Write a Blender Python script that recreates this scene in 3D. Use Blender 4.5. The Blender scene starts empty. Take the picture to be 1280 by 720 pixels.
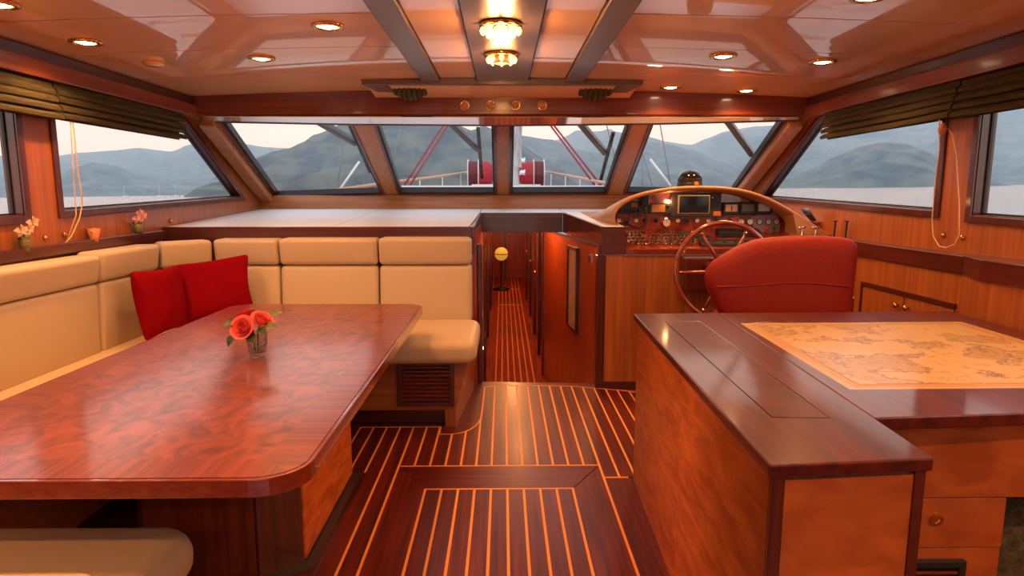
import bpy, bmesh, math, random
from mathutils import Vector, Matrix, noise
from mathutils.geometry import tessellate_polygon
random.seed(7)
S = bpy.context.scene
COL = S.collection
PI = math.pi

# ------------------------------------------------------------------ camera
FPX, EYE = 800.0, 1.35
PITCH = math.atan(118 / FPX)
YAW = math.atan(11 / FPX / math.cos(PITCH))
cam = bpy.data.cameras.new('camera')
cam.sensor_width = 36.0
cam.lens = FPX / 1280 * 36.0
cam.clip_start, cam.clip_end = 0.05, 20000
co = bpy.data.objects.new('camera', cam)
co.location = (0, 0, EYE)
co.rotation_euler = (PI / 2 - PITCH, 0, -YAW)
COL.objects.link(co)
S.camera = co

# ------------------------------------------------------------------ view and sky
S.view_settings.view_transform = 'Standard'
S.view_settings.look = 'None'
S.view_settings.gamma = 1.0
S.view_settings.use_curve_mapping = False
S.view_settings.exposure = 0.0
SKY_STRENGTH = 2.2
S.cycles.volume_bounces = 2
LAMP = 1.7                      # overall lamp level
WARM = (1.0, 0.45, 0.155)        # halogen light colour

w = bpy.data.worlds.new('dusk_sky')
S.world = w
w.use_nodes = True
nt = w.node_tree
nt.nodes.clear()
out = nt.nodes.new('ShaderNodeOutputWorld')
bg = nt.nodes.new('ShaderNodeBackground')
bg.inputs[1].default_value = SKY_STRENGTH
tc = nt.nodes.new('ShaderNodeTexCoord')
sep = nt.nodes.new('ShaderNodeSeparateXYZ')
rmp = nt.nodes.new('ShaderNodeValToRGB')
els = rmp.color_ramp.elements
els[0].position = 0.0
els[0].color = (1.0, 0.72, 0.58, 1)
els[1].position = 1.0
els[1].color = (0.50, 0.54, 0.66, 1)
e = els.new(0.12)
e.color = (0.98, 0.78, 0.69, 1)
e = els.new(0.40)
e.color = (0.78, 0.72, 0.74, 1)
nt.links.new(tc.outputs['Generated'], sep.inputs[0])
nt.links.new(sep.outputs['Z'], rmp.inputs[0])
nt.links.new(rmp.outputs[0], bg.inputs[0])
nt.links.new(bg.outputs[0], out.inputs[0])


# ------------------------------------------------------------------ pixel rays
def ray(x, y):
    u, v = (x - 640) / FPX, (360 - y) / FPX
    r = (u, math.cos(PITCH) + v * math.sin(PITCH), -math.sin(PITCH) + v * math.cos(PITCH))
    c, s = math.cos(YAW), math.sin(YAW)
    return (r[0] * c + r[1] * s, -r[0] * s + r[1] * c, r[2])


def atZ(x, y, z):
    d = ray(x, y); t = (z - EYE) / d[2]
    return (d[0] * t, d[1] * t, z)


def atY(x, y, Y):
    d = ray(x, y); t = Y / d[1]
    return (d[0] * t, Y, EYE + d[2] * t)


def atX(x, y, X):
    d = ray(x, y); t = X / d[0]
    return (X, d[1] * t, EYE + d[2] * t)


# ------------------------------------------------------------------ materials
MATS = {}


def newmat(name):
    m = bpy.data.materials.new(name)
    m.use_nodes = True
    MATS[name] = m
    return m, m.node_tree, m.node_tree.nodes['Principled BSDF']


def setin(b, **k):
    for a, v in k.items():
        b.inputs[a.replace('_', ' ')].default_value = v


def plain(name, col, rough=0.5, metal=0.0, coat=0.0, coat_rough=0.05, spec=0.5, bump=None):
    m, t, b = newmat(name)
    setin(b, Base_Color=(*col, 1), Roughness=rough, Metallic=metal, Coat_Weight=coat, Coat_Roughness=coat_rough, Specular_IOR_Level=spec)
    if bump:
        sc, st = bump
        c = t.nodes.new('ShaderNodeTexCoord')
        n = t.nodes.new('ShaderNodeTexNoise')
        n.inputs['Scale'].default_value = sc
        n.inputs['Detail'].default_value = 4
        bp = t.nodes.new('ShaderNodeBump')
        bp.inputs['Strength'].default_value = st
        bp.inputs['Distance'].default_value = 0.01
        t.links.new(c.outputs['Object'], n.inputs['Vector'])
        t.links.new(n.outputs['Fac'], bp.inputs['Height'])
        t.links.new(bp.outputs[0], b.inputs['Normal'])
    return m


def noisy(name, c1, c2, scale=(5, 5, 5), rough=0.5, detail=4, distort=0.0, coat=0.0, coat_rough=0.06, lo=0.35, hi=0.68, fine=None, metal=0.0, spec=0.5, bump=0.0, rot=0.0):
    """two-tone procedural: noise on object coordinates stretched by scale"""
    m, t, b = newmat(name)
    setin(b, Roughness=rough, Coat_Weight=coat, Coat_Roughness=coat_rough, Metallic=metal, Specular_IOR_Level=spec)
    c = t.nodes.new('ShaderNodeTexCoord')
    oi = t.nodes.new('ShaderNodeObjectInfo')
    mp = t.nodes.new('ShaderNodeMapping')
    mp.inputs['Scale'].default_value = scale
    mp.inputs['Rotation'].default_value = (rot, 0, rot)
    sc = t.nodes.new('ShaderNodeVectorMath')
    sc.operation = 'SCALE'
    sc.inputs[0].default_value = (13.7, 7.3, 9.1)
    t.links.new(oi.outputs['Random'], sc.inputs['Scale'])
    t.links.new(sc.outputs[0], mp.inputs['Location'])
    t.links.new(c.outputs['Object'], mp.inputs['Vector'])
    n = t.nodes.new('ShaderNodeTexNoise')
    n.inputs['Scale'].default_value = 1.0
    n.inputs['Detail'].default_value = detail
    n.inputs['Distortion'].default_value = distort
    t.links.new(mp.outputs[0], n.inputs['Vector'])
    r = t.nodes.new('ShaderNodeValToRGB')
    r.color_ramp.elements[0].position = lo
    r.color_ramp.elements[0].color = (*c1, 1)
    r.color_ramp.elements[1].position = hi
    r.color_ramp.elements[1].color = (*c2, 1)
    t.links.new(n.outputs['Fac'], r.inputs[0])
    t.links.new(r.outputs[0], b.inputs['Base Color'])
    if bump:
        bp = t.nodes.new('ShaderNodeBump')
        bp.inputs['Strength'].default_value = bump
        bp.inputs['Distance'].default_value = 0.01
        t.links.new(n.outputs['Fac'], bp.inputs['Height'])
        t.links.new(bp.outputs[0], b.inputs['Normal'])
    return m


def emit(name, col, s):
    m, t, b = newmat(name)
    setin(b, Base_Color=(*col, 1), Emission_Color=(*col, 1), Emission_Strength=s)
    return m


def glass(name, tint=(0.96, 0.98, 0.98), refl=0.5):
    """thin clear pane: transparent plus fresnel reflection"""
    m, t, b = newmat(name)
    o = t.nodes['Material Output']
    t.nodes.remove(b)
    tr = t.nodes.new('ShaderNodeBsdfTransparent')
    tr.inputs[0].default_value = (*tint, 1)
    gl = t.nodes.new('ShaderNodeBsdfGlossy')
    gl.inputs['Roughness'].default_value = 0.0
    lw = t.nodes.new('ShaderNodeLayerWeight')
    lw.inputs[0].default_value = 0.5
    pw = t.nodes.new('ShaderNodeMath')
    pw.operation = 'POWER'
    pw.inputs[1].default_value = 5.0
    ml = t.nodes.new('ShaderNodeMath')
    ml.operation = 'MULTIPLY_ADD'
    ml.inputs[1].default_value = 0.9 * refl
    ml.inputs[2].default_value = 0.03 * refl
    t.links.new(lw.outputs['Facing'], pw.inputs[0])
    t.links.new(pw.outputs[0], ml.inputs[0])
    mx = t.nodes.new('ShaderNodeMixShader')
    t.links.new(ml.outputs[0], mx.inputs[0])
    t.links.new(tr.outputs[0], mx.inputs[1])
    t.links.new(gl.outputs[0], mx.inputs[2])
    t.links.new(mx.outputs[0], o.inputs[0])
    return m


# woods: (grain runs along the small number in scale)
teak_x = noisy('honey_veneer_x', (0.28, 0.074, 0.017), (0.41, 0.122, 0.030), (1.5, 40, 40), 0.35, coat=0.4, coat_rough=0.15)
teak_y = noisy('honey_veneer_y', (0.28, 0.074, 0.017), (0.41, 0.122, 0.030), (40, 1.5, 40), 0.35, coat=0.4, coat_rough=0.15)
teak_z = noisy('honey_veneer_z', (0.28, 0.074, 0.017), (0.41, 0.122, 0.030), (40, 40, 1.5), 0.35, coat=0.4, coat_rough=0.15)
mahog_x = noisy('dark_mahogany_x', (0.050, 0.008, 0.005), (0.105, 0.017, 0.009), (1.5, 50, 50), 0.3, coat=0.5, coat_rough=0.1)
mahog_y = noisy('dark_mahogany_y', (0.050, 0.008, 0.005), (0.105, 0.017, 0.009), (50, 1.5, 50), 0.3, coat=0.5, coat_rough=0.1)
mahog_z = noisy('dark_mahogany_z', (0.050, 0.008, 0.005), (0.105, 0.017, 0.009), (50, 50, 1.5), 0.3, coat=0.5, coat_rough=0.1)
plank_m = noisy('red_mahogany_plank', (0.060, 0.005, 0.003), (0.165, 0.016, 0.007), (60, 2.0, 10), 0.4, coat=0.12, coat_rough=0.2, spec=0.3)
plankx_m = noisy('red_mahogany_plank_x', (0.060, 0.005, 0.003), (0.165, 0.016, 0.007), (2.0, 60, 10), 0.4, coat=0.12, coat_rough=0.2, spec=0.3)
holly_m = plain('light_inlay_wood', (0.85, 0.34, 0.07), 0.5, spec=0.3)
burl_m = noisy('burl_veneer', (0.085, 0.009, 0.004), (0.30, 0.055, 0.013), (15, 11, 15), 0.35, spec=0.25, detail=10, distort=1.3, coat=0.55, coat_rough=0.14, lo=0.28, hi=0.72)
border_x = noisy('cross_banding_x', (0.12, 0.014, 0.006), (0.24, 0.036, 0.011), (70, 1.5, 40), 0.35, spec=0.25, coat=0.55, coat_rough=0.14)
border_y = noisy('cross_banding_y', (0.12, 0.014, 0.006), (0.24, 0.036, 0.011), (1.5, 70, 40), 0.35, spec=0.25, coat=0.55, coat_rough=0.14)
edge_m = noisy('polished_edge_wood', (0.15, 0.018, 0.008), (0.21, 0.030, 0.011), (30, 30, 60), 0.25, coat=1.0, coat_rough=0.05)
cab_top_m = noisy('polished_red_mahogany', (0.042, 0.005, 0.004), (0.105, 0.012, 0.008), (30, 2, 30), 0.35, spec=0.25, coat=0.5, coat_rough=0.10)
cab_burl_m = noisy('polished_dark_burl', (0.042, 0.005, 0.004), (0.115, 0.013, 0.008), (14, 9, 14), 0.35, spec=0.25, detail=8, distort=1.2, coat=0.5, coat_rough=0.10)
ven_a = noisy('figured_veneer_rising', (0.44, 0.080, 0.012), (0.75, 0.185, 0.030), (9, 6, 26), 0.4, detail=6, distort=0.8, coat=0.2, coat_rough=0.15, spec=0.3, rot=0.6)
ven_b = noisy('figured_veneer_falling', (0.44, 0.080, 0.012), (0.75, 0.185, 0.030), (9, 6, 26), 0.4, detail=6, distort=0.8, coat=0.2, coat_rough=0.15, spec=0.3, rot=-0.6)
ven_x = noisy('figured_veneer_level', (0.29, 0.060, 0.013), (0.45, 0.110, 0.024), (8, 20, 14), 0.3, detail=6, distort=0.6, coat=0.5, coat_rough=0.12)
dash_m = noisy('lacquered_dash_burl', (0.10, 0.010, 0.005), (0.34, 0.05, 0.015), (14, 14, 14), 0.2, detail=8, distort=1.5, coat=1.0, coat_rough=0.05)
corr_m = noisy('corridor_red_wood', (0.26, 0.028, 0.008), (0.42, 0.060, 0.013), (30, 30, 1.5), 0.3, coat=0.5, coat_rough=0.12)
cream_m = plain('cream_leather', (0.55, 0.42, 0.27), 0.55, bump=(60, 0.08))
creamd_m = plain('shaded_beige_leather', (0.44, 0.31, 0.19), 0.55, bump=(60, 0.08))
red_cloth = plain('red_cotton', (0.20, 0.001, 0.005), 0.9, spec=0.05, bump=(180, 0.25))
red_leather = plain('red_leather', (0.24, 0.013, 0.005), 0.55, spec=0.2, bump=(40, 0.35))
ceil_m = plain('glossy_peach_lacquer', (0.92, 0.54, 0.28), 0.35, coat=1.0, coat_rough=0.015, bump=(1.6, 0.035))
ceil_m.node_tree.nodes['Principled BSDF'].inputs['Coat IOR'].default_value = 1.75
ceil_back = plain('ceiling_core', (0.30, 0.12, 0.06), 0.6)
lilac_m = noisy('grey_brown_satin', (0.115, 0.068, 0.058), (0.14, 0.085, 0.072), (30, 3, 30), 0.35, coat=0.3, coat_rough=0.2)
shelf_m = plain('white_vinyl_shelf', (0.78, 0.74, 0.72), 0.5, bump=(80, 0.05))
cowl_m = plain('tan_cowl_leather', (0.50, 0.24, 0.10), 0.45, bump=(90, 0.06))
blind_m = noisy('olive_linen', (0.038, 0.030, 0.010), (0.080, 0.062, 0.022), (150, 12, 150), 0.9)
cord_m = plain('cream_cord', (0.72, 0.48, 0.26), 0.7)
black_m = plain('black_plastic', (0.012, 0.012, 0.012), 0.4)
rubber_m = plain('black_gasket', (0.010, 0.009, 0.009), 0.5)
grey_pl = plain('charcoal_plastic', (0.035, 0.03, 0.028), 0.45)
screen_m = plain('dark_screen', (0.006, 0.008, 0.007), 0.08)
lcd_amber = plain('amber_lcd', (0.42, 0.20, 0.06), 0.2)
lcd_blue = plain('pale_blue_lcd', (0.42, 0.55, 0.68), 0.15)
lcd_green = plain('green_grey_lcd', (0.12, 0.15, 0.11), 0.2)
dial_m = plain('cream_dial_and_glint', (0.72, 0.50, 0.36), 0.35)
dialb_m = plain('pale_blue_dial', (0.50, 0.60, 0.72), 0.3)
violet_m = plain('grey_violet_panel', (0.20, 0.15, 0.20), 0.3)
orange_pl = plain('orange_button', (0.85, 0.22, 0.02), 0.4)
green_pl = plain('green_button', (0.03, 0.16, 0.03), 0.3)
redbtn_m = plain('red_button', (0.6, 0.03, 0.02), 0.3)
chrome = plain('chrome', (0.75, 0.74, 0.73), 0.12, metal=1.0)
brass = plain('polished_brass', (0.75, 0.42, 0.13), 0.18, metal=1.0)
steel = plain('brushed_steel', (0.55, 0.55, 0.56), 0.3, metal=1.0)
arm_m = plain('grey_painted_arm', (0.085, 0.105, 0.125), 0.4)
white_gel = plain('white_gelcoat', (0.72, 0.74, 0.76), 0.35)
strip_m = plain('glossy_white_strip', (0.92, 0.90, 0.90), 0.08, metal=0.85)
mast_m = noisy('grey_furled_canvas', (0.25, 0.25, 0.26), (0.5, 0.5, 0.5), (12, 12, 3), 0.7)
red_canvas = plain('red_canvas', (0.42, 0.012, 0.030), 0.8)
maroon_canvas = plain('maroon_canvas', (0.13, 0.008, 0.014), 0.8)
red_rope = plain('red_rope', (0.28, 0.014, 0.025), 0.7)
wire_m = plain('grey_wire', (0.18, 0.19, 0.20), 0.5)
rail_wood = plain('varnished_rail', (0.50, 0.28, 0.18), 0.4)
leaf_m = plain('rose_leaf', (0.030, 0.050, 0.012), 0.45)
leafl_m = plain('light_leaf', (0.13, 0.15, 0.03), 0.45)
stem_m = plain('green_stem', (0.05, 0.09, 0.02), 0.5)
petal_c = plain('coral_petal', (0.80, 0.10, 0.085), 0.55)
petal_l = plain('light_coral_petal', (0.85, 0.19, 0.15), 0.55)
petal_r = plain('red_petal', (0.60, 0.015, 0.02), 0.55)
petal_p = plain('pink_petal', (0.78, 0.38, 0.36), 0.6)
petal_w = plain('ivory_petal', (0.80, 0.52, 0.36), 0.6)
pot_green = noisy('striped_green_glaze', (0.055, 0.06, 0.012), (0.20, 0.17, 0.05), (4, 4, 90), 0.3, detail=1)
pot_terra = plain('terracotta_glaze', (0.55, 0.19, 0.07), 0.45)
bulb_m = emit('lamp_bulb', (1.0, 0.72, 0.40), 30)
crown_m = emit('crown_bulb', (1.0, 0.66, 0.32), 14)
cryst_m = emit('crown_crystal', (1.0, 0.50, 0.18), 3.5)
lens_m = emit('lamp_lens', (1.0, 0.62, 0.28), 7)
globe_m = emit('glowing_yellow', (0.75, 0.45, 0.06), 0.55)
small_lit = emit('tiny_lamp', (1.0, 0.62, 0.3), 6)
lens_off = plain('frosted_lens', (0.62, 0.30, 0.14), 0.25, coat=1.0)
pane_m = glass('clear_pane')
vase_m = glass('clear_vase', (0.90, 0.92, 0.92), 1.6)
art_m = noisy('framed_print', (0.38, 0.24, 0.11), (0.55, 0.38, 0.2), (10, 10, 14), 0.3)
olive_m = noisy('olive_pattern', (0.035, 0.03, 0.014), (0.11, 0.085, 0.04), (26, 26, 26), 0.9, distort=2)
rustrip = plain('brushed_strip', (0.09, 0.07, 0.06), 0.35, metal=0.6)


def water_material():
    m, t, b = newmat('calm_sea')
    setin(b, Base_Color=(0.17, 0.18, 0.185, 1), Roughness=0.15, IOR=1.33, Specular_IOR_Level=1.0)
    c = t.nodes.new('ShaderNodeTexCoord')
    mp = t.nodes.new('ShaderNodeMapping')
    mp.inputs['Scale'].default_value = (0.10, 0.22, 0.1)
    n = t.nodes.new('ShaderNodeTexNoise')
    n.inputs['Scale'].default_value = 1.0
    n.inputs['Detail'].default_value = 5
    bp = t.nodes.new('ShaderNodeBump')
    bp.inputs['Strength'].default_value = 1.0
    bp.inputs['Distance'].default_value = 1.0
    t.links.new(c.outputs['Object'], mp.inputs[0])
    t.links.new(mp.outputs[0], n.inputs[0])
    t.links.new(n.outputs['Fac'], bp.inputs['Height'])
    t.links.new(bp.outputs[0], b.inputs['Normal'])
    return m


sea_m = water_material()
hill_m = noisy('wooded_slope', (0.008, 0.016, 0.010), (0.09, 0.10, 0.06), (0.02, 0.02, 0.03), 0.95, detail=9, lo=0.4, hi=0.62)


def chart_material():
    m, t, b = newmat('sea_chart_print')
    setin(b, Roughness=0.4, Coat_Weight=0.5, Coat_Roughness=0.18)
    c = t.nodes.new('ShaderNodeTexCoord')
    n = t.nodes.new('ShaderNodeTexNoise')
    n.inputs['Scale'].default_value = 3.6
    n.inputs['Detail'].default_value = 9
    n.inputs['Roughness'].default_value = 0.66
    t.links.new(c.outputs['Object'], n.inputs[0])
    r = t.nodes.new('ShaderNodeValToRGB')
    E_ = r.color_ramp.elements
    paper, ink, land = (0.50, 0.33, 0.125, 1), (0.09, 0.045, 0.015, 1), (0.41, 0.25, 0.085, 1)
    E_[0].position, E_[0].color = 0.0, paper
    E_[1].position, E_[1].color = 1.0, land
    for p_, c_ in ((0.40, paper), (0.408, (0.33, 0.20, 0.07, 1)), (0.418, paper), (0.515, paper), (0.528, ink), (0.545, land), (0.60, land), (0.61, (0.25, 0.13, 0.05, 1)), (0.625, land)):
        q = E_.new(p_); q.color = c_
    t.links.new(n.outputs['Fac'], r.inputs[0])
    t.links.new(r.outputs[0], b.inputs['Base Color'])
    return m


chart_m = chart_material()
chart_edge = plain('chart_margin', (0.47, 0.28, 0.095), 0.4, coat=0.5, coat_rough=0.18)

# ------------------------------------------------------------------ mesh builders
ORG = {}


class MB:
    def __init__(self):
        self.v, self.f = [], []

    def add(self, vs, fs):
        o = len(self.v)
        self.v += [tuple(p) for p in vs]
        self.f += [tuple(i + o for i in q) for q in fs]
        return self

    def box(self, x0, x1, y0, y1, z0, z1):
        return self.add([(x0, y0, z0), (x1, y0, z0), (x1, y1, z0), (x0, y1, z0), (x0, y0, z1), (x1, y0, z1), (x1, y1, z1), (x0, y1, z1)],
                        [(0, 3, 2, 1), (4, 5, 6, 7), (0, 1, 5, 4), (1, 2, 6, 5), (2, 3, 7, 6), (3, 0, 4, 7)])

    def prism(self, a, b):
        """solid between two equal polygons of 3d points (bottom a, top b)"""
        n = len(a)
        return self.add(list(a) + list(b), [tuple(range(n - 1, -1, -1)), tuple(range(n, 2 * n))] + [(i, (i + 1) % n, n + (i + 1) % n, n + i) for i in range(n)])

    def slab(self, poly, z0, z1):
        return self.prism([(x, y, z0) for x, y in poly], [(x, y, z1) for x, y in poly])

    def bar(self, p0, p1, w_, h_, up=(0, 0, 1)):
        """rectangular bar from p0 to p1"""
        p0, p1 = Vector(p0), Vector(p1)
        d = (p1 - p0).normalized()
        s = d.cross(Vector(up)).normalized() * (w_ / 2)
        u = s.cross(d).normalized() * (h_ / 2)
        c = [-s - u, s - u, s + u, -s + u]
        return self.prism([p0 + k for k in c], [p1 + k for k in c])

    def tube(self, path, r, n=8, closed=False, cap=True):
        P = [Vector(p) for p in path]
        m = len(P)
        R = r if isinstance(r, (list, tuple)) else [r] * m
        vs, fs = [], []
        prev = None
        for i in range(m):
            if closed:
                d = P[(i + 1) % m] - P[i - 1]
            else:
                d = P[min(i + 1, m - 1)] - P[max(i - 1, 0)]
            d.normalize()
            if prev is None:
                a = d.orthogonal().normalized()
            else:
                a = (prev - d * prev.dot(d))
                a = a.normalized() if a.length > 1e-6 else d.orthogonal().normalized()
            prev = a
            b_ = d.cross(a)
            for k in range(n):
                t = 2 * PI * k / n
                vs.append(P[i] + (a * math.cos(t) + b_ * math.sin(t)) * R[i])
        for i in range(m if closed else m - 1):
            j = (i + 1) % m
            for k in range(n):
                l = (k + 1) % n
                fs.append((i * n + k, i * n + l, j * n + l, j * n + k))
        if cap and not closed:
            fs.append(tuple(range(n - 1, -1, -1)))
            fs.append(tuple(range((m - 1) * n, m * n)))
        return self.add(vs, fs)

    def lathe(self, prof, c, axis='Z', n=20, sgn=1):
        """prof: list of (r, h); revolve about axis through c"""
        vs, fs = [], []
        for r, h in prof:
            for k in range(n):
                t = 2 * PI * k / n
                a, b_ = r * math.cos(t), r * math.sin(t)
                h2 = h * sgn
                p = (a, b_, h2) if axis == 'Z' else ((a, h2, b_) if axis == 'Y' else (h2, a, b_))
                vs.append((c[0] + p[0], c[1] + p[1], c[2] + p[2]))
        m = len(prof)
        for i in range(m - 1):
            for k in range(n):
                l = (k + 1) % n
                fs.append((i * n + k, i * n + l, (i + 1) * n + l, (i + 1) * n + k))
        if prof[0][0] > 1e-5:
            fs.append(tuple(range(n - 1, -1, -1)))
        if prof[-1][0] > 1e-5:
            fs.append(tuple(range((m - 1) * n, m * n)))
        return self.add(vs, fs)

    def grid(self, rows, close=False):
        m, n = len(rows), len(rows[0])
        vs = [p for r in rows for p in r]
        fs = [(i * n + k, i * n + (k + 1) % n, (i + 1) * n + (k + 1) % n, (i + 1) * n + k) for i in range(m - 1) for k in range(n if close else n - 1)]
        return self.add(vs, fs)

    def puff(self, outline, to3, depth, rings=7, p=2.5, q_=0.75, back=1.0):
        """cushion from a 2d outline; to3(u,v,d) maps to space"""
        n = len(outline)
        cx = sum(p[0] for p in outline) / n
        cy = sum(p[1] for p in outline) / n
        rows = []
        S_ = [math.sin(PI / 2 * k / rings) for k in range(rings + 1)]
        ks = [(1 - s, s) for s in S_]
        front, backr = [], []
        for k in range(rings + 1):
            sc = 1 - (k / rings) ** 1.6 * 0.999
            d = depth * (1 - sc ** p) ** q_ if sc < 1 else 0
            front.append([to3(cx + (x - cx) * sc, cy + (y - cy) * sc, d) for x, y in outline])
            backr.append([to3(cx + (x - cx) * sc, cy + (y - cy) * sc, -d * back) for x, y in outline])
        return self.grid(list(reversed(backr)) + front[1:], True)

    def plate(self, outer, holes, to3, d0, d1):
        """flat plate with holes; to3(u,v,d) maps to space, thickness d0..d1"""
        loops = [outer] + list(holes)
        tris = tessellate_polygon([[Vector((p[0], p[1], 0)) for p in l] for l in loops])
        flat = [p for l in loops for p in l]
        n = len(flat)
        vs = [to3(p[0], p[1], d0) for p in flat] + [to3(p[0], p[1], d1) for p in flat]
        fs = []
        for t in tris:
            fs.append(tuple(t))
            fs.append(tuple(i + n for i in reversed(t)))
        o = 0
        for l in loops:
            k = len(l)
            for i in range(k):
                j = (i + 1) % k
                fs.append((o + i, o + j, o + j + n, o + i + n))
            o += k
        return self.add(vs, fs)

    def make(self, name, mat, parent=None, smooth=False, bevel=0.0, seg=2, sub=0):
        if parent is None:
            xs, ys, zs = zip(*self.v)
            org = ((min(xs) + max(xs)) / 2, (min(ys) + max(ys)) / 2, min(zs))
        else:
            org = ORG[parent.name]
        me = bpy.data.meshes.new(name)
        me.from_pydata([(x - org[0], y - org[1], z - org[2]) for x, y, z in self.v], [], self.f)
        bm = bmesh.new()
        bm.from_mesh(me)
        bmesh.ops.recalc_face_normals(bm, faces=bm.faces)
        bm.to_mesh(me)
        bm.free()
        if smooth:
            me.polygons.foreach_set('use_smooth', [True] * len(me.polygons))
        me.materials.append(mat)
        o = bpy.data.objects.new(name, me)
        COL.objects.link(o)
        if parent is None:
            o.location = org
        else:
            o.parent = parent
        ORG[o.name] = org
        if bevel:
            b = o.modifiers.new('bevel', 'BEVEL')
            b.width = bevel
            b.segments = seg
            b.limit_method = 'ANGLE'
            b.angle_limit = math.radians(40)
            if smooth:
                b.harden_normals = False
        if sub:
            s = o.modifiers.new('subdivision', 'SUBSURF')
            s.levels = s.render_levels = sub
        return o


def tag(o, label, cat, group=None):
    o['label'] = label
    o['category'] = cat
    if group:
        o['group'] = group
    return o


def struct(o, label=None, cat=None):
    o['kind'] = 'structure'
    if label:
        o['label'] = label
        o['category'] = cat
    return o


def thing(name, label, cat, loc, group=None):
    o = bpy.data.objects.new(name, None)
    o.empty_display_size = 0.05
    COL.objects.link(o)
    o.location = loc
    ORG[o.name] = tuple(loc)
    return tag(o, label, cat, group)


def copy_tree(o, parent=None, loc=None):
    c = o.copy()
    COL.objects.link(c)
    c.parent = parent
    if loc is not None:
        c.location = loc
    ORG[c.name] = tuple(loc) if loc is not None else ORG.get(parent.name if parent else o.name, (0, 0, 0))
    for ch in list(o.children):
        copy_tree(ch, c)
    return c


def rrect(x0, x1, y0, y1, r, n=6):
    P = []
    for cx, cy, a0 in ((x1 - r, y0 + r, -90), (x1 - r, y1 - r, 0), (x0 + r, y1 - r, 90), (x0 + r, y0 + r, 180)):
        for k in range(n + 1):
            a = math.radians(a0 + 90 * k / n)
            P.append((cx + r * math.cos(a), cy + r * math.sin(a)))
    return P


def arc(c, r, a0, a1, n=10):
    return [(c[0] + r * math.cos(math.radians(a0 + (a1 - a0) * k / n)), c[1] + r * math.sin(math.radians(a0 + (a1 - a0) * k / n))) for k in range(n + 1)]


def lamp(name, kind, loc, power, size=0.03, color=WARM, parent=None, spot=140, blend=0.6):
    l = bpy.data.lights.new(name, kind)
    l.energy = power * LAMP
    l.color = color
    l.shadow_soft_size = size
    if kind == 'SPOT':
        l.spot_size = math.radians(spot)
        l.spot_blend = blend
    o = bpy.data.objects.new(name, l)
    COL.objects.link(o)
    if parent:
        o.parent = parent
        q = ORG[parent.name]
        o.location = (loc[0] - q[0], loc[1] - q[1], loc[2] - q[2])
    else:
        o.location = loc
    return o


# ================================================================== THE ROOM
WX = 2.30          # half width between side walls
AFT = -2.6
CEIL = 2.05


def camber(x):
    return 2.105 - 0.055 * (x / WX) ** 2


# ---- floor ------------------------------------------------------------------
fl = struct(MB().slab([(-WX, AFT), (WX, AFT), (WX, 4.30), (0.70, 4.44), (-0.17, 4.50), (-WX, 4.50)], -0.06, -0.004).make('floor', mahog_y), 'dark red mahogany cabin floor with pale inlaid stripes', 'floor')
G = 0.0773
X0 = -0.524
ST = 0.0055        # half width of an inlay stripe


def fpart(name, poly, mat, top=0.0):
    a = [(x, y, -0.006) for x, y in poly]
    b = [(x, y, top) for x, y in poly]
    return MB().prism(a, b).make(name, mat, fl)


def yfar(x):       # inner line of the forward border
    if x < 0.50:
        return 4.40 - 0.06 * ((x - 0.1) / 0.4) ** 2 * 0.4
    return 4.376 - (x - 0.50) * 0.33


def ynear_left(x):  # forward limit left of the curved border
    return 3.59


def far_limit(x):
    if x < -0.365:
        return 3.59
    if x < -0.30:
        return 3.475
    if x < -0.135:
        t = (x + 0.30) / 0.165
        return 3.475 + 0.30 * (1 - math.sqrt(max(0, 1 - t * t)))
    return yfar(x)


YB = 3.046         # transverse line at the head of the hatch
xs = [X0 + G * k for k in range(-4, 19)]
for i in range(len(xs) - 1):
    a, b = xs[i] + ST, xs[i + 1] - ST
    if a > 0.93:
        break
    y0 = YB + ST
    if b < X0:
        y0 = 1.2
    elif a > 0.481 - 0.01:
        y0 = 2.91
    fa, fb = far_limit(a) - ST, far_limit(b) - ST
    poly = [(a, y0), (b, y0), (b, fb)]
    if fb - fa > 0.12 or fa - fb > 0.12:
        for t in (0.75, 0.5, 0.25):
            x = a + (b - a) * t
            poly.append((x, far_limit(x) - ST))
    poly.append((a, fa))
    fpart('plank', poly, plank_m)
for i, x in enumerate(xs):
    if x > 0.9:
        break
    y0 = YB
    if x < X0 + 0.01:
        y0 = 1.2
    elif x > 0.47:
        y0 = 2.905
    if abs(x - (X0 + 13 * G)) < 0.01:
        y0 = 1.2
    if x < X0 - 0.14:
        y0 = 2.98
    fpart('inlay_strip', [(x - ST, y0), (x + ST, y0), (x + ST, far_limit(x)), (x - ST, far_limit(x))], holly_m, 0.0004)
# transverse and border inlays
XR = X0 + 13 * G
fpart('inlay_strip', [(X0 + ST, YB - ST), (XR - ST, YB - ST), (XR - ST, YB + ST), (X0 + ST, YB + ST)], holly_m, 0.0006)
fpart('inlay_strip', [(XR + ST, 2.900), (0.60, 2.900), (0.60, 2.911), (XR + ST, 2.911)], holly_m, 0.0006)
path = [(-0.83, 3.59), (-0.367, 3.59), (-0.367, 3.475)] + [(x, far_limit(x)) for x in (-0.30, -0.26, -0.22, -0.19, -0.165, -0.15, -0.14, -0.136)]
path += [(-0.133, 4.0), (-0.131, 4.36)] + [(x, yfar(x)) for x in (-0.05, 0.1, 0.25, 0.4, 0.5, 0.56, 0.62, 0.68)] + [(0.76, 4.295), (0.93, 4.24)]
for i in range(len(path) - 1):
    p, q = Vector(path[i]), Vector(path[i + 1])
    d = (q - p).normalized()
    nrm = Vector((-d.y, d.x)) * ST
    p2, q2 = p - d * 0.003, q + d * 0.003
    fpart('border_inlay', [tuple(p2 - nrm), tuple(q2 - nrm), tuple(q2 + nrm), tuple(p2 + nrm)], holly_m, 0.0007)
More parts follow.
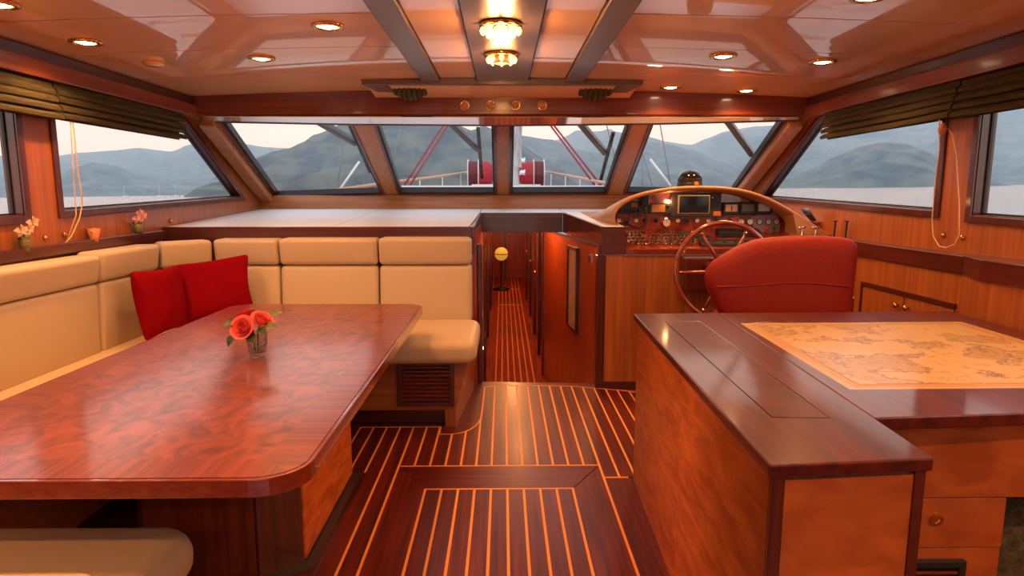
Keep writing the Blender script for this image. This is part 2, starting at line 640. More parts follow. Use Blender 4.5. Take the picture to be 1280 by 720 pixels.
fpart('border_plank', [(-0.365, 3.60), (-0.355, 3.485), (-0.30, 3.485), (-0.22, 3.52), (-0.16, 3.63), (-0.142, 3.8), (-0.14, 4.37), (-0.17, 4.49), (-0.28, 3.62)], plankx_m, -0.0002)
fpart('nosing', [(-0.14, 4.37), (-0.05, 4.40), (0.1, 4.41), (0.4, 4.395), (0.5, 4.385), (0.68, 4.325), (0.93, 4.25), (0.93, 4.285), (0.70, 4.36), (0.70, 4.44), (-0.165, 4.50)], plankx_m, -0.0002)
fpart('plank', [(XR + ST, 1.2), (0.78, 1.2), (0.78, 2.895), (XR + ST, 2.895)], plank_m)
fpart('plank', [(-0.84, 1.2), (X0 - 4 * G - ST, 1.2), (X0 - 4 * G - ST, 3.58), (-0.84, 3.58)], plank_m)
# hatch: four mitred border boards, inlay frame, nine planks
HI0, HI1, HT = -0.361, 0.320, 2.792
HB = 0.95
fpart('hatch_border', [(X0 + ST, 1.0), (HI0 - 0.006, 1.0), (HI0 - 0.006, HT + 0.006), (X0 + ST, YB - ST - 0.002)], plank_m)
fpart('hatch_border', [(HI1 + 0.006, 1.0), (HI1 + 0.055, 1.0), (HI1 + 0.055, HT + 0.06), (HI1 + 0.006, HT + 0.006)], plank_m)
fpart('hatch_border', [(HI1 + 0.058, 1.0), (XR - ST, 1.0), (XR - ST, YB - ST - 0.002), (HI1 + 0.058, HT + 0.065)], plank_m)
fpart('hatch_border', [(HI0 - 0.004, HT + 0.006), (HI1 + 0.004, HT + 0.006), (XR - ST - 0.002, YB - ST), (X0 + ST + 0.002, YB - ST)], plankx_m)
hg = (HI1 - HI0) / 9
for k in range(10):
    x = HI0 + hg * k
    fpart('inlay_strip', [(x - ST, HB), (x + ST, HB), (x + ST, HT), (x - ST, HT)], holly_m, 0.0004)
    if k < 9:
        fpart('plank', [(x + ST, HB), (x + hg - ST, HB), (x + hg - ST, HT - ST), (x + ST, HT - ST)], plank_m)
fpart('inlay_strip', [(HI0 - ST, HT - ST), (HI1 + ST, HT - ST), (HI1 + ST, HT + ST), (HI0 - ST, HT + ST)], holly_m, 0.0006)

# ---- side walls -------------------------------------------------------------
def side(s):
    """side wall with its windows; s=-1 left (port in picture), +1 right"""
    nm = 'left' if s < 0 else 'right'
    to3 = lambda u, v, d: (s * (WX + d), u, v)
    y_f = 6.36
    winA = [(3.39, 1.255), (5.70, 1.318), (4.80, 1.86), (4.70, 1.90), (3.39, 1.90)]
    winB = [(1.40, 1.20), (3.13, 1.240), (3.13, 1.90), (1.40, 1.90)]
    winC = [(-0.55, 1.15), (1.15, 1.195), (1.15, 1.90), (-0.55, 1.90)]
    winD = [(-2.3, 1.15), (-0.80, 1.15), (-0.80, 1.90), (-2.3, 1.90)]
    wl = struct(MB().plate([(AFT, -0.05), (6.2, -0.05), (6.36, 1.27), (6.30, 1.335), (4.95, 1.90), (4.80, 2.16), (AFT, 2.16)], [winA, winB, winC, winD], to3, 0.0, 0.07).make('wall_' + nm, teak_z),
                'orange honey veneer cabin side wall ' + ('behind the settee' if s < 0 else 'beside the helm'), 'wall')
    n0 = 1 if s < 0 else 5
    lab = ['slanted', 'square', 'aft square', 'rear square']
    for k, wpoly in enumerate((winA, winB, winC, winD)):
        wn = bpy.data.objects.new('window_%d' % (n0 + k), None)
        COL.objects.link(wn)
        wn.location = (s * WX, wpoly[0][0], wpoly[0][1])
        ORG[wn.name] = tuple(wn.location)
        struct(wn, lab[k] + ' side window framed in dark mahogany on the ' + ('settee' if s < 0 else 'helm') + ' side', 'window')
        cx = sum(p[0] for p in wpoly) / len(wpoly)
        cy = sum(p[1] for p in wpoly) / len(wpoly)

        def off(P, d):
            # offset outward along simple polygon
            n = len(P); R = []
            for i in range(n):
                a, b, c = Vector(P[i - 1]), Vector(P[i]), Vector(P[(i + 1) % n])
                d1, d2 = (b - a).normalized(), (c - b).normalized()
                n1, n2 = Vector((d1.y, -d1.x)), Vector((d2.y, -d2.x))
                bis = (n1 + n2)
                bis = bis / max(0.3, bis.length_squared) * 2
                R.append((b.x + bis.x * d, b.y + bis.y * d))
            return R
        MB().plate(off(wpoly, 0.032), [off(wpoly, -0.006)], to3, -0.014, 0.0).make('window_frame', mahog_z, wn, bevel=0.004)
        MB().plate(off(wpoly, -0.001), [off(wpoly, -0.010)], to3, 0.0, 0.07).make('window_reveal', mahog_z, wn)
        MB().plate(off(wpoly, -0.010), [off(wpoly, -0.018)], to3, 0.040, 0.052).make('gasket', rubber_m, wn)
        MB().plate(off(wpoly, -0.011), [], to3, 0.044, 0.048).make('pane', pane_m, wn)
    return wl


side(-1)
side(1)

# ---- aft wall with glazed doors (behind the camera) --------------------------
holeL = [(-1.7, 0.9), (-0.95, 0.9), (-0.95, 1.85), (-1.7, 1.85)]
holeR = [(0.95, 0.9), (1.7, 0.9), (1.7, 1.85), (0.95, 1.85)]
holeD = [(-0.75, 0.15), (0.75, 0.15), (0.75, 1.9), (-0.75, 1.9)]
aw = struct(MB().plate([(-WX, -0.05), (WX, -0.05), (WX, 2.16), (-WX, 2.16)], [holeL, holeR, holeD], lambda u, v, d: (u, AFT - d, v), 0, 0.08).make('wall_aft', teak_z), 'honey veneer aft cabin wall with glazed doors', 'wall')
for k, h in enumerate((holeL, holeD, holeR)):
    wn = struct(bpy.data.objects.new('window_%d' % (9 + k), None), 'aft cabin glazing ' + ('beside the doors' if k != 1 else 'of the double doors'), 'window')
    COL.objects.link(wn)
    wn.location = (h[0][0], AFT, h[0][1])
    ORG[wn.name] = tuple(wn.location)
    to3 = lambda u, v, d: (u, AFT - d, v)
    i = 0.03
    inn = [(h[0][0] + i, h[0][1] + i), (h[1][0] - i, h[1][1] + i), (h[2][0] - i, h[2][1] - i), (h[3][0] + i, h[3][1] - i)]
    MB().plate(h, [inn], to3, 0.0, 0.08).make('window_frame', mahog_z, wn)
    MB().plate(inn, [], to3, 0.04, 0.046).make('pane', pane_m, wn)

# ---- ceiling ---------------------------------------------------------------
def camber_rows(x0, x1, y0, y1, n=10, lift=0.0):
    return [[(x0 + (x1 - x0) * k / n, y, camber(x0 + (x1 - x0) * k / n) + lift) for k in range(n + 1)] for y in (y0, y1)]


core = MB()
r0, r1 = camber_rows(-WX, WX, AFT, 4.98, 16, 0.035), camber_rows(-WX, WX, AFT, 4.98, 16, 0.065)
core.grid(r0).grid(r1)
ce = struct(core.make('ceiling', ceil_back), 'glossy peach lacquered ceiling of wide panels', 'ceiling')


def ceil_panel(x0, x1, y0, y1, name='ceiling_panel', mat=None, lift=0.0, th=0.012, smooth=True):
    n = max(2, int(abs(x1 - x0) / 0.12))
    lo = camber_rows(x0, x1, y0, y1, n, lift)
    hi = camber_rows(x0, x1, y0, y1, n, lift + th)
    m = MB().grid(lo).grid(hi)
    o = len(lo[0]) * 2
    k = len(lo[0])
    m.f += [(0, k, o + k, o), (k - 1, 2 * k - 1, o + 2 * k - 1, o + k - 1)]
    m.f += [(i, i + 1, o + i + 1, o + i) for i in range(k - 1)] + [(k + i, k + i + 1, o + k + i + 1, o + k + i) for i in range(k - 1)]
    return m.make(name, mat or ceil_m, ce)


SE = [AFT, -1.5, -0.4, 0.7, 1.8, 2.84, 3.46, 4.12]
for s in (-1, 1):
    for a, b in zip(SE[:-1], SE[1:]):
        ceil_panel(s * 0.55, s * 2.275, a + 0.005, b - 0.005)
    ceil_panel(s * 0.55, s * 2.275, 4.123, 4.40)
    ceil_panel(s * 0.945, s * 2.275, 4.402, 4.86)
    for a, b in ((AFT, 0.0), (0.006, 2.2), (2.206, 4.37)):
        ceil_panel(s * 0.178, s * 0.410, a, b, 'ceiling_panel')
MB().prism([(-0.93, 4.438, 2.095), (0.93, 4.438, 2.095), (0.93, 4.86, 2.045), (-0.93, 4.86, 2.045)], [(-0.93, 4.438, 2.125), (0.93, 4.438, 2.125), (0.93, 4.86, 2.125), (-0.93, 4.86, 2.125)]).make('recess_panel', ceil_m, ce)
# grey-brown beams
for s in (-1, 1):
    m = MB()
    x0, x1 = s * 0.415, s * 0.535
    m.prism([(x0, AFT, camber(.47) - 0.022), (x1, AFT, camber(.47) - 0.022), (x1, 4.43, camber(.47) - 0.022), (x0, 4.43, camber(.47) - 0.022)],
            [(x0, AFT, camber(.47) + 0.03), (x1, AFT, camber(.47) + 0.03), (x1, 4.43, camber(.47) + 0.03), (x0, 4.43, camber(.47) + 0.03)])
    m.make('ceiling_beam', lilac_m, ce, bevel=0.004)
    z0, z1 = 2.062, 2.12
    MB().prism([(s * 0.93, 4.405, z0), (s * 0.80, 4.405, z0), (s * 0.74, 4.87, z0), (s * 0.86, 4.87, z0)], [(s * 0.93, 4.405, z1), (s * 0.80, 4.405, z1), (s * 0.74, 4.87, z1), (s * 0.86, 4.87, z1)]).make('ceiling_beam', lilac_m, ce, bevel=0.003)
MB().box(-0.17, 0.17, AFT, 4.43, 2.085, 2.13).make('ceiling_beam', lilac_m, ce, bevel=0.004)
MB().box(-0.93, 0.93, 4.385, 4.437, 2.064, 2.125).make('ceiling_beam', lilac_m, ce, bevel=0.003)

# header and side beams (cornice)
hd = struct(MB().box(-2.30, 2.30, 4.85, 4.99, 1.925, 2.16).make('trim_1', mahog_x, bevel=0.006), 'dark red header beam above the windscreen', 'beam')
hd.data.materials[0] = noisy('red_header_wood', (0.14, 0.022, 0.008), (0.24, 0.042, 0.013), (1.5, 50, 50), 0.3, coat=0.6, coat_rough=0.08)
sidem = noisy('red_cornice_wood', (0.16, 0.030, 0.011), (0.25, 0.052, 0.017), (50, 1.5, 50), 0.35, coat=0.4, coat_rough=0.15)
for s, n in ((-1, 2), (1, 3)):
    b = struct(MB().box(min(s * 2.225, s * 2.298), max(s * 2.225, s * 2.298), AFT, 4.845, 1.905, 1.985).make('trim_%d' % n, sidem, bevel=0.005), 'red wood cornice along the ' + ('settee' if s < 0 else 'helm') + ' side of the ceiling', 'cornice')
    MB().box(min(s * 2.262, s * 2.298), max(s * 2.262, s * 2.298), AFT, 4.845, 1.988, 2.046).make('shadow_board', mahog_y, b)

# ---- windscreen -------------------------------------------------------------
WB, WT = Vector((6.2, 1.33)), Vector((4.95, 1.885))
wd = (WT - WB).normalized()
wn_ = Vector((wd.y, -wd.x))        # outward normal (forward, up)


def ws(u, v, d):                    # v = distance up the rake, d = outward depth
    return (u, WB.x + wd.x * v - wd.y * -d, WB.y + wd.y * v + -wd.x * d)


def wv(z):
    return (z - WB.y) / wd.y


P1 = [(-2.165, wv(1.325)), (-1.143, wv(1.357)), (-1.156, wv(1.875)), (-2.095, wv(1.892))]
P2 = [(-0.975, wv(1.357)), (-0.076, wv(1.358)), (-0.072, wv(1.872)), (-0.955, wv(1.872))]
P3 = [(0.076, wv(1.358)), (0.975, wv(1.363)), (0.960, wv(1.876)), (0.070, wv(1.872))]
P4 = [(1.165, wv(1.365)), (2.19, wv(1.345)), (2.115, wv(1.905)), (1.130, wv(1.882))]
frame_w = noisy('daylit_honey_frame', (0.34, 0.115, 0.034), (0.47, 0.18, 0.058), (40, 40, 1.5), 0.4, coat=0.3, coat_rough=0.15)  # honey veneer lightened for frame and sill, daylight put into the colour
frame_x = noisy('daylit_honey_sill', (0.34, 0.115, 0.034), (0.47, 0.18, 0.058), (1.5, 40, 40), 0.4, coat=0.3, coat_rough=0.15)
fr = struct(MB().plate([(-2.31, wv(1.315)), (2.31, wv(1.315)), (2.31, wv(1.926)), (-2.31, wv(1.926))], [P1, P2, P3, P4], ws, 0.0, 0.06).make('wall_front', frame_w), 'raked wooden windscreen frame with four panes', 'wall')
for k, P in enumerate((P1, P2, P3, P4)):
    wn = bpy.data.objects.new('window_%d' % (12 + k), None)
    COL.objects.link(wn)
    c3 = ws(P[0][0], P[0][1], 0)
    wn.location = c3
    ORG[wn.name] = tuple(c3)
    struct(wn, ('trapezoid windscreen pane at the settee side', 'windscreen pane beside the centre post, settee side', 'windscreen pane beside the centre post, helm side', 'trapezoid windscreen pane above the helm')[k], 'window')
    cx = sum(p[0] for p in P) / 4; cy = sum(p[1] for p in P) / 4

    def ins(d):
        R = []
        for x, y in P:
            R.append((x + (d if x < cx else -d), y + (d if y < cy else -d)))
        return R
    MB().plate(P, [ins(0.016)], ws, -0.004, 0.05).make('gasket', rubber_m, wn)
    MB().plate(ins(0.001), [], ws, 0.030, 0.036).make('pane', pane_m, wn)
    MB().plate([(p[0], p[1]) for p in ins(-0.022)], [ins(-0.001)], ws, -0.012, 0.0).make('window_frame', mahog_x, wn)
# white glossy strip between header and panes
STRIP = [(-2.2, 1.900), (-1.15, 1.884), (0.0, 1.880), (1.15, 1.890), (2.2, 1.912)]
MB().plate([(x, wv(z)) for x, z in STRIP] + [(2.2, wv(1.9245)), (-2.2, wv(1.9245))], [], ws, -0.020, -0.013).make('upper_strip', strip_m, fr)
MB().plate([(x, wv(z - 0.006)) for x, z in STRIP] + [(x, wv(z - 0.0005)) for x, z in reversed(STRIP)], [], ws, -0.024, -0.013).make('upper_bead', mahog_x, fr)
# sill panel down to the shelf
sl = MB().prism([(-2.30, 6.17, 1.335), (2.30, 6.17, 1.335), (2.30, 6.27, 1.335), (-2.30, 6.27, 1.335)], [(-2.30, 6.12, 1.195), (2.30, 6.12, 1.195), (2.30, 6.27, 1.195), (-2.30, 6.27, 1.195)]).make('sill_panel', frame_x, fr)
# pillars beside the windscreen
for s in (-1, 1):
    a, b = Vector((s * 2.245, 6.22, 1.31)), Vector((s * 2.19, 4.90, 1.90))
    MB().bar(a, b, 0.11, 0.13, (0, 0.5, 1)).make('corner_pillar', frame_w, fr, bevel=0.01)

# ================================================================== FRONT SHELF AND BULKHEAD
def zled(y):
    return 1.125 + (y - 4.33) * (1.205 - 1.125) / 1.8


def ledge(poly, name, th=0.02):
    return MB().prism([(x, y, zled(y) - th) for x, y in poly], [(x, y, zled(y)) for x, y in poly]).make(name, shelf_m, sh, bevel=0.004)


sh = thing('dashboard_shelf', 'white topped shelf with dark mahogany fascia under the windscreen', 'shelf', (0, 5.2, 0.9))
ledge([(-2.29, 4.36), (-1.163, 4.36), (-1.163, 6.13), (-2.29, 6.13)], 'shelf_panel')
ledge([(-1.158, 4.36), (-0.235, 4.36), (-0.205, 5.62), (-0.205, 6.13), (-1.158, 6.13)], 'shelf_panel')
ledge([(-0.20, 5.63), (0.535, 5.63), (0.535, 6.13), (-0.20, 6.13)], 'shelf_panel')
ledge([(0.69, 4.36), (0.83, 4.36), (0.83, 6.13), (0.54, 6.13), (0.54, 5.62)], 'shelf_panel')
ledge([(0.835, 4.75), (2.29, 4.75), (2.29, 6.13), (0.835, 6.13)], 'shelf_panel')


def fascia(p, q, th, zlo, name='fascia', mat=None, up=0.004):
    p, q = Vector((*p, 0)), Vector((*q, 0))
    d = (q - p).normalized()
    n = Vector((-d.y, d.x, 0)) * th
    lo = [p, q, q + n, p + n]
    zl = zlo if isinstance(zlo, (list, tuple)) else (zlo, zlo)
    bot = [(v.x, v.y, zl[0] if i in (0, 3) else zl[1]) for i, v in enumerate(lo)]
    top = [(v.x, v.y, zled(p.y if i in (0, 3) else q.y) + up) for i, v in enumerate(lo)]
    return MB().prism(bot, top).make(name, mat or mahog_x, sh, bevel=0.004)


fascia((-2.29, 4.335), (-0.212, 4.335), 0.022, 0.94)
fascia((-0.190, 4.335), (-0.186, 5.60), 0.022, (0.94, 1.015), mat=mahog_y)
fascia((-0.186, 5.600), (0.520, 5.600), 0.022, 1.015)
fascia((0.520, 5.600), (0.665, 4.335), 0.022, (1.015, 0.94), mat=mahog_y)
fascia((0.665, 4.315), (0.83, 4.315), 0.022, 0.94)

# bulkhead under the shelf (right of the companionway) and behind the settee
bk = struct(MB().box(-2.29, -0.21, 4.36, 4.40, 0.0, 0.935).make('wall_settee_back', teak_x), 'plain wooden bulkhead behind the settee', 'wall')
bh = struct(MB().prism([(0.70, 4.325, -0.002), (2.29, 4.325, -0.002), (2.29, 4.36, -0.002), (0.70, 4.36, -0.002)], [(0.70, 4.325, 0.936), (2.29, 4.325, 0.936), (2.29, 4.36, 0.936), (0.70, 4.36, 0.936)]).make('wall_helm', teak_z), 'orange veneer bulkhead panel under the helm console', 'wall')
MB().box(0.640, 0.70, 4.322, 4.385, 0.0, 0.936).make('corner_post', mahog_z, bh, bevel=0.004)
MB().box(0.70, 2.0, 4.316, 4.324, 0.0, 0.05).make('skirting', mahog_x, bh)

# companionway: angled wall, steps, corridor
cz = -0.5
cw = struct(MB().prism([(0.640, 4.39, cz), (0.395, 6.45, cz), (0.425, 6.45, cz), (0.672, 4.39, cz)], [(0.640, 4.39, 1.00), (0.395, 6.45, 1.00), (0.425, 6.45, 1.00), (0.672, 4.39, 1.00)]).make('wall_companionway', noisy('companionway_veneer', (0.28, 0.045, 0.010), (0.42, 0.085, 0.017), (40, 40, 1.5), 0.3, coat=0.6, coat_rough=0.1)), 'angled red-brown veneer wall of the companionway with a framed picture', 'wall')


def cwp(t, z, d):     # point on the angled wall: t=0 at the post, 1 deep; d toward the passage
    a, b = Vector((0.640, 4.39)), Vector((0.395, 6.45))
    e_ = (b - a).normalized()
    n = Vector((-e_.y, e_.x))
    q = a + (b - a) * t + n * d
    return (q.x, q.y, z)


def cpanel(t0, t1, z0, z1, d0, d1):
    return MB().prism([cwp(t0, z0, d0), cwp(t1, z0, d0), cwp(t1, z0, d1), cwp(t0, z0, d1)], [cwp(t0, z1, d0), cwp(t1, z1, d0), cwp(t1, z1, d1), cwp(t0, z1, d1)])


pf = thing('framed_picture', 'narrow framed print with dark frame on the angled companionway wall', 'picture', cwp(0.3, 0.25, 0.01))
t0, t1, z0, z1 = 0.235, 0.40, 0.27, 0.935
for a in ((t0, t1, z0, z0 + 0.022), (t0, t1, z1 - 0.022, z1), (t0, t0 + 0.012, z0, z1), (t1 - 0.012, t1, z0, z1)):
    cpanel(*a, 0.001, 0.022).make('frame', mahog_z, pf)
cpanel(t0 + 0.012, t1 - 0.012, z0 + 0.022, z1 - 0.022, 0.001, 0.010).make('print', art_m, pf)
vp = thing('vent_plate', 'small chrome slotted plate on the angled companionway wall', 'vent', cwp(0.09, 0.88, 0.0))
cpanel(0.055, 0.095, 0.865, 0.925, 0.001, 0.006).make('plate', chrome, vp)
for k in range(3):
    cpanel(0.060, 0.090, 0.874 + 0.016 * k, 0.881 + 0.016 * k, 0.006, 0.008).make('slot', black_m, vp)
cpanel(0.0, 0.9, 0.985, 1.0, 0.001, 0.010).make('top_bead', mahog_y, cw)
cpanel(0.955, 0.985, cz, 1.0, 0.001, 0.012).make('jamb', mahog_z, cw)

lwc = struct(MB().box(-0.215, -0.185, 4.40, 6.45, cz, 1.10).make('wall_companionway_left', corr_m), 'dark red companionway wall behind the settee end', 'wall')
MB().box(-0.184, -0.150, 4.50, 4.56, cz, 1.0).make('jamb', mahog_z, lwc, bevel=0.006)
gfr = MB().plate([(4.75, 0.1), (5.35, 0.1), (5.35, 0.92), (4.75, 0.92)], [[(4.80, 0.15), (5.30, 0.15), (5.30, 0.87), (4.80, 0.87)]], lambda u, v, d: (-0.184 + d, u, v), 0.0, 0.014).make('door_frame', brass, lwc)
MB().box(-0.184, -0.165, 5.9, 6.0, cz, 1.0).make('jamb', mahog_z, lwc)

# steps
for k, (y0, y1, z) in enumerate(((4.505, 4.90, -0.17), (4.90, 5.30, -0.34))):
    st = struct(MB().box(-0.18, 0.50, y0, y1 + 0.02, z - 0.03, z).make('stair_step', plankx_m, bevel=0.005), 'dark mahogany companionway step', 'step')
    st['group'] = 'companionway steps'
# corridor floor with stripes
cf = struct(MB().box(-0.22, 0.55, 4.5, 14.2, cz - 0.05, cz - 0.003).make('floor_corridor', mahog_y), 'striped dark red corridor floor below the shelf', 'floor')
cplank_m = noisy('corridor_plank', (0.17, 0.014, 0.006), (0.36, 0.040, 0.014), (60, 2.0, 10), 0.7, spec=0.1)
cinlay_m = plain('corridor_inlay', (0.85, 0.34, 0.07), 0.7, spec=0.1)
cxs = [-0.078 + 0.0645 * k for k in range(7)]
for x in cxs:
    MB().box(x - 0.006, x + 0.006, 5.4, 12.4 if x < 0.12 else 13.9, cz - 0.004, cz + 0.0006).make('inlay_strip', cinlay_m, cf)
for a, b in zip([-0.20] + cxs, cxs + [0.43]):
    MB().box(a + 0.006, b - 0.006, 5.4, 14.1, cz - 0.004, cz).make('plank', cplank_m, cf)
for y in (10.60, 12.40):
    MB().box(-0.078, 0.31, y - 0.02, y + 0.02, cz - 0.004, cz + 0.001).make('inlay_strip', holly_m, cf)
# corridor walls, end, overhead
wr = struct(MB().box(0.425, 0.46, 6.45, 14.1, cz, 1.12).make('wall_corridor_right', corr_m), 'glossy red corridor wall with door jambs', 'wall')
for y in (7.2, 8.3, 9.6, 11.2):
    MB().box(0.395, 0.424, y, y + 0.10, cz, 1.1).make('jamb', mahog_z, wr, bevel=0.004)
for y in (7.9, 9.2, 10.8):
    MB().lathe([(0.0, 0.05), (0.025, 0.045), (0.03, 0.02), (0.012, 0.0)], (0.424, y, 0.38), 'X', 12, -1).make('door_knob', brass, wr, smooth=True)
wl2 = struct(MB().box(-0.25, -0.215, 6.45, 14.1, cz, 1.12).make('wall_corridor_left', corr_m), 'glossy dark red corridor wall opposite the door jambs', 'wall')
for y in (6.9, 8.2, 10.2):
    MB().box(-0.214, -0.185, y, y + 0.12, cz, 1.1).make('jamb', mahog_z, wl2, bevel=0.004)
we = struct(MB().box(-0.25, 0.46, 14.1, 14.15, cz, 1.12).make('wall_corridor_end', corr_m), 'red wooden wall at the corridor end', 'wall')
MB().box(0.03, 0.07, 14.06, 14.099, cz, 1.1).make('door_jamb', mahog_z, we)
MB().lathe([(0.0, 0.04), (0.02, 0.03), (0.012, 0.0)], (0.13, 14.098, 0.42), 'Y', 12, -1).make('door_knob', brass, we, smooth=True)
co_ = struct(MB().box(-0.25, 0.46, 6.35, 14.15, 1.12, 1.16).make('ceiling_corridor', ceil_back), 'low corridor ceiling', 'ceiling')
for y in (7.6, 9.8, 12.2):
    t = thing('corridor_lamp', 'small brass downlight under the corridor ceiling', 'lamp', (0.12, y, 1.10), 'corridor downlights')
    MB().lathe([(0.045, 0.0), (0.05, 0.019)], (0.12, y, 1.10), 'Z', 16).make('trim_ring', brass, t)
    MB().lathe([(0.03, -0.004), (0.032, -0.001)], (0.12, y, 1.10), 'Z', 16).make('lens', lens_m, t)
    lamp('corridor_lamp_light', 'POINT', (0.12, y, 1.03), 14, 0.04, (1.0, 0.40, 0.13), t)
for i, (px, py, yy) in enumerate(((610, 374, 6.6), (611, 409, 6.6), (608, 424, 6.2))):
    p = atX(px, py, -0.183)
    t = MB().lathe([(0.0, 0.008), (0.010, 0.006), (0.014, 0.0)], (-0.1845, 5.0 + 0.3 * i, 0.30 - 0.16 * i), 'X', 10).make('step_light', small_lit)
    tag(t, 'tiny round step light on the left companionway wall', 'lamp', 'companionway step lights')
t = thing('added_shelf_lamp', 'small brass lamp added out of sight under the shelf to light the companionway', 'lamp', (0.15, 5.85, 1.13))  # lamp added out of sight to brighten the angled wall
MB().lathe([(0.045, 0.0), (0.05, 0.019)], (0.15, 5.85, 1.15), 'Z', 16).make('trim_ring', brass, t)
MB().lathe([(0.03, -0.004), (0.032, -0.001)], (0.15, 5.85, 1.15), 'Z', 16).make('lens', lens_m, t)
lamp('added_shelf_light', 'POINT', (0.15, 5.80, 1.06), 9, 0.04, (1.0, 0.40, 0.13), t)
# brass globe on its stand in the corridor
gt = thing('corridor_globe', 'round glowing yellow globe on a dark stand at the corridor end', 'lamp', (-0.035, 12.3, cz))
MB().lathe([(0.0, -0.13), (0.05, -0.12), (0.09, -0.094), (0.118, -0.055), (0.13, 0.0), (0.118, 0.055), (0.09, 0.094), (0.05, 0.12), (0.0, 0.13)], (-0.035, 12.3, 0.20), 'Z', 20).make('globe', globe_m, gt, smooth=True)  # brass globe given a glow of its own
MB().lathe([(0.133, -0.008), (0.136, 0.0), (0.133, 0.008)], (-0.035, 12.3, 0.20), 'Z', 20).make('band', brass, gt)
MB().lathe([(0.16, 0.0), (0.16, 0.03), (0.03, 0.06), (0.015, 0.12), (0.015, 0.55), (0.03, 0.57)], (-0.035, 12.3, cz), 'Z', 16).make('stand', black_m, gt, smooth=True)

# ================================================================== RAILS AND LOWER SIDE PANELS
rl = struct(MB().prism([(-2.25, AFT, 0.985), (-2.298, AFT, 0.985), (-2.298, 4.33, 1.05), (-2.25, 4.33, 1.05)], [(-2.25, AFT, 1.03), (-2.298, AFT, 1.03), (-2.298, 4.33, 1.11), (-2.25, 4.33, 1.11)]).make('trim_4', mahog_y, bevel=0.004), 'dark mahogany rail on the wall above the settee', 'rail')
rr = struct(MB().prism([(2.20, 3.02, 0.965), (2.20, 4.31, 0.965), (2.298, 4.31, 0.965), (2.298, 3.02, 0.965)], [(2.20, 3.02, 1.055), (2.20, 4.31, 1.055), (2.298, 4.31, 1.055), (2.298, 3.02, 1.055)]).make('trim_5', mahog_y, bevel=0.004), 'dark mahogany rail on the wall beside the helm seat', 'rail')
MB().prism([(2.20, 3.017, 0.965), (2.298, 3.017, 0.965), (2.298, AFT, 0.965), (2.12, AFT, 0.965), (2.12, 2.80, 0.965)], [(2.20, 3.017, 1.06), (2.298, 3.017, 1.06), (2.298, AFT, 1.06), (2.12, AFT, 1.06), (2.12, 2.80, 1.06)]).make('rail_return', mahog_y, rr, bevel=0.004)
lr = thing('side_locker', 'honey veneer side locker with two small doors beside the helm seat', 'cabinet', (2.25, 3.6, 0))
MB().box(2.21, 2.298, 3.02, 4.32, 0.0, 0.964).make('body', teak_z, lr)
MB().box(2.13, 2.298, AFT, 2.80, 0.0, 0.964).make('aft_body', teak_z, lr)
MB().prism([(2.205, 3.02, 0), (2.13, 2.80, 0), (2.298, 2.80, 0), (2.298, 3.02, 0)], [(2.205, 3.02, 0.964), (2.13, 2.80, 0.964), (2.298, 2.80, 0.964), (2.298, 3.02, 0.964)]).make('corner_body', teak_z, lr)
for y0, y1, ky in ((3.05, 3.43, 3.39), (3.44, 3.84, 3.48)):
    d = MB().box(2.199, 2.209, y0, y1, 0.40, 0.79).make('door', teak_z, lr, bevel=0.002)
    MB().lathe([(0.008, 0.0), (0.008, 0.01), (0.016, 0.018), (0.014, 0.028), (0.0, 0.031)], (2.199, ky, 0.735), 'X', 12, -1).make('knob', brass, d, smooth=True)
MB().box(2.194, 2.209, 3.04, 3.86, 0.795, 0.818).make('door_trim', mahog_y, lr)
MB().box(2.194, 2.209, 3.845, 3.862, 0.40, 0.795).make('door_trim', mahog_z, lr)

# ================================================================== SETTEE
se = thing('corner_settee', 'cream leather corner settee with panelled backs on a wooden base', 'sofa', (-1.2, 3.9, 0))
SX, SY = -1.62, 3.60        # base front planes: left leg x, front leg y
MB().prism([(SX, 1.1, 0.10), (-2.24, 1.1, 0.10), (-2.24, 4.33, 0.10), (-0.20, 4.33, 0.10), (-0.28, SY, 0.10), (SX, SY, 0.10)],
           [(SX, 1.1, 0.40), (-2.24, 1.1, 0.40), (-2.24, 4.33, 0.40), (-0.185, 4.33, 0.40), (-0.20, SY, 0.40), (SX, SY, 0.40)]).make('base', teak_x, se)
MB().slab([(SX - 0.06, 1.1), (-2.2, 1.1), (-2.2, 4.30), (-0.345, 4.30), (-0.345, SY + 0.07), (SX - 0.06, SY + 0.07)], 0.0, 0.10).make('toe_plinth', mahog_x, se)
MB().slab([(-0.34, SY), (-0.28, SY), (-0.205, 4.33), (-0.34, 4.33)], 0.0, 0.10).make('base_foot', teak_z, se)
# seat cushions
MB().slab(rrect(-1.585, -0.150, 3.46, 4.16, 0.09), 0.405, 0.535).make('seat_cushion', cream_m, se, smooth=True, bevel=0.045, seg=5)
MB().slab(rrect(-2.20, -1.595, 2.42, 4.16, 0.05), 0.405, 0.52).make('seat_cushion', cream_m, se, smooth=True, bevel=0.04, seg=5)
MB().slab(rrect(-2.20, -1.595, 1.1, 2.41, 0.05), 0.405, 0.52).make('seat_cushion', cream_m, se, smooth=True, bevel=0.04, seg=5)


def backs(p, q, n, zt, rnd=0.03, f=(0.02, -0.01), dp=0.16):
    """one panel of the back: lower pad and upper roll; p,q front line, n outward normal to the room"""
    p, q, n = Vector(p), Vector(q), Vector(n).normalized()
    d = (q - p).normalized()
    p, q = p + d * 0.004, q - d * 0.004
    for nm, z0, z1, f0, f1 in (('back_cushion', 0.50, 0.885, f[0], f[1]), ('head_roll', 0.888, zt, 0.0, 0.025)):
        a = [p + n * f0, q + n * f0, q - n * dp, p - n * dp]
        b = [p + n * f1, q + n * f1, q - n * dp, p - n * dp]
        MB().prism([(v.x, v.y, z0) for v in a], [(v.x, v.y, z1) for v in b]).make(nm, cream_m, se, smooth=True, bevel=rnd, seg=5)


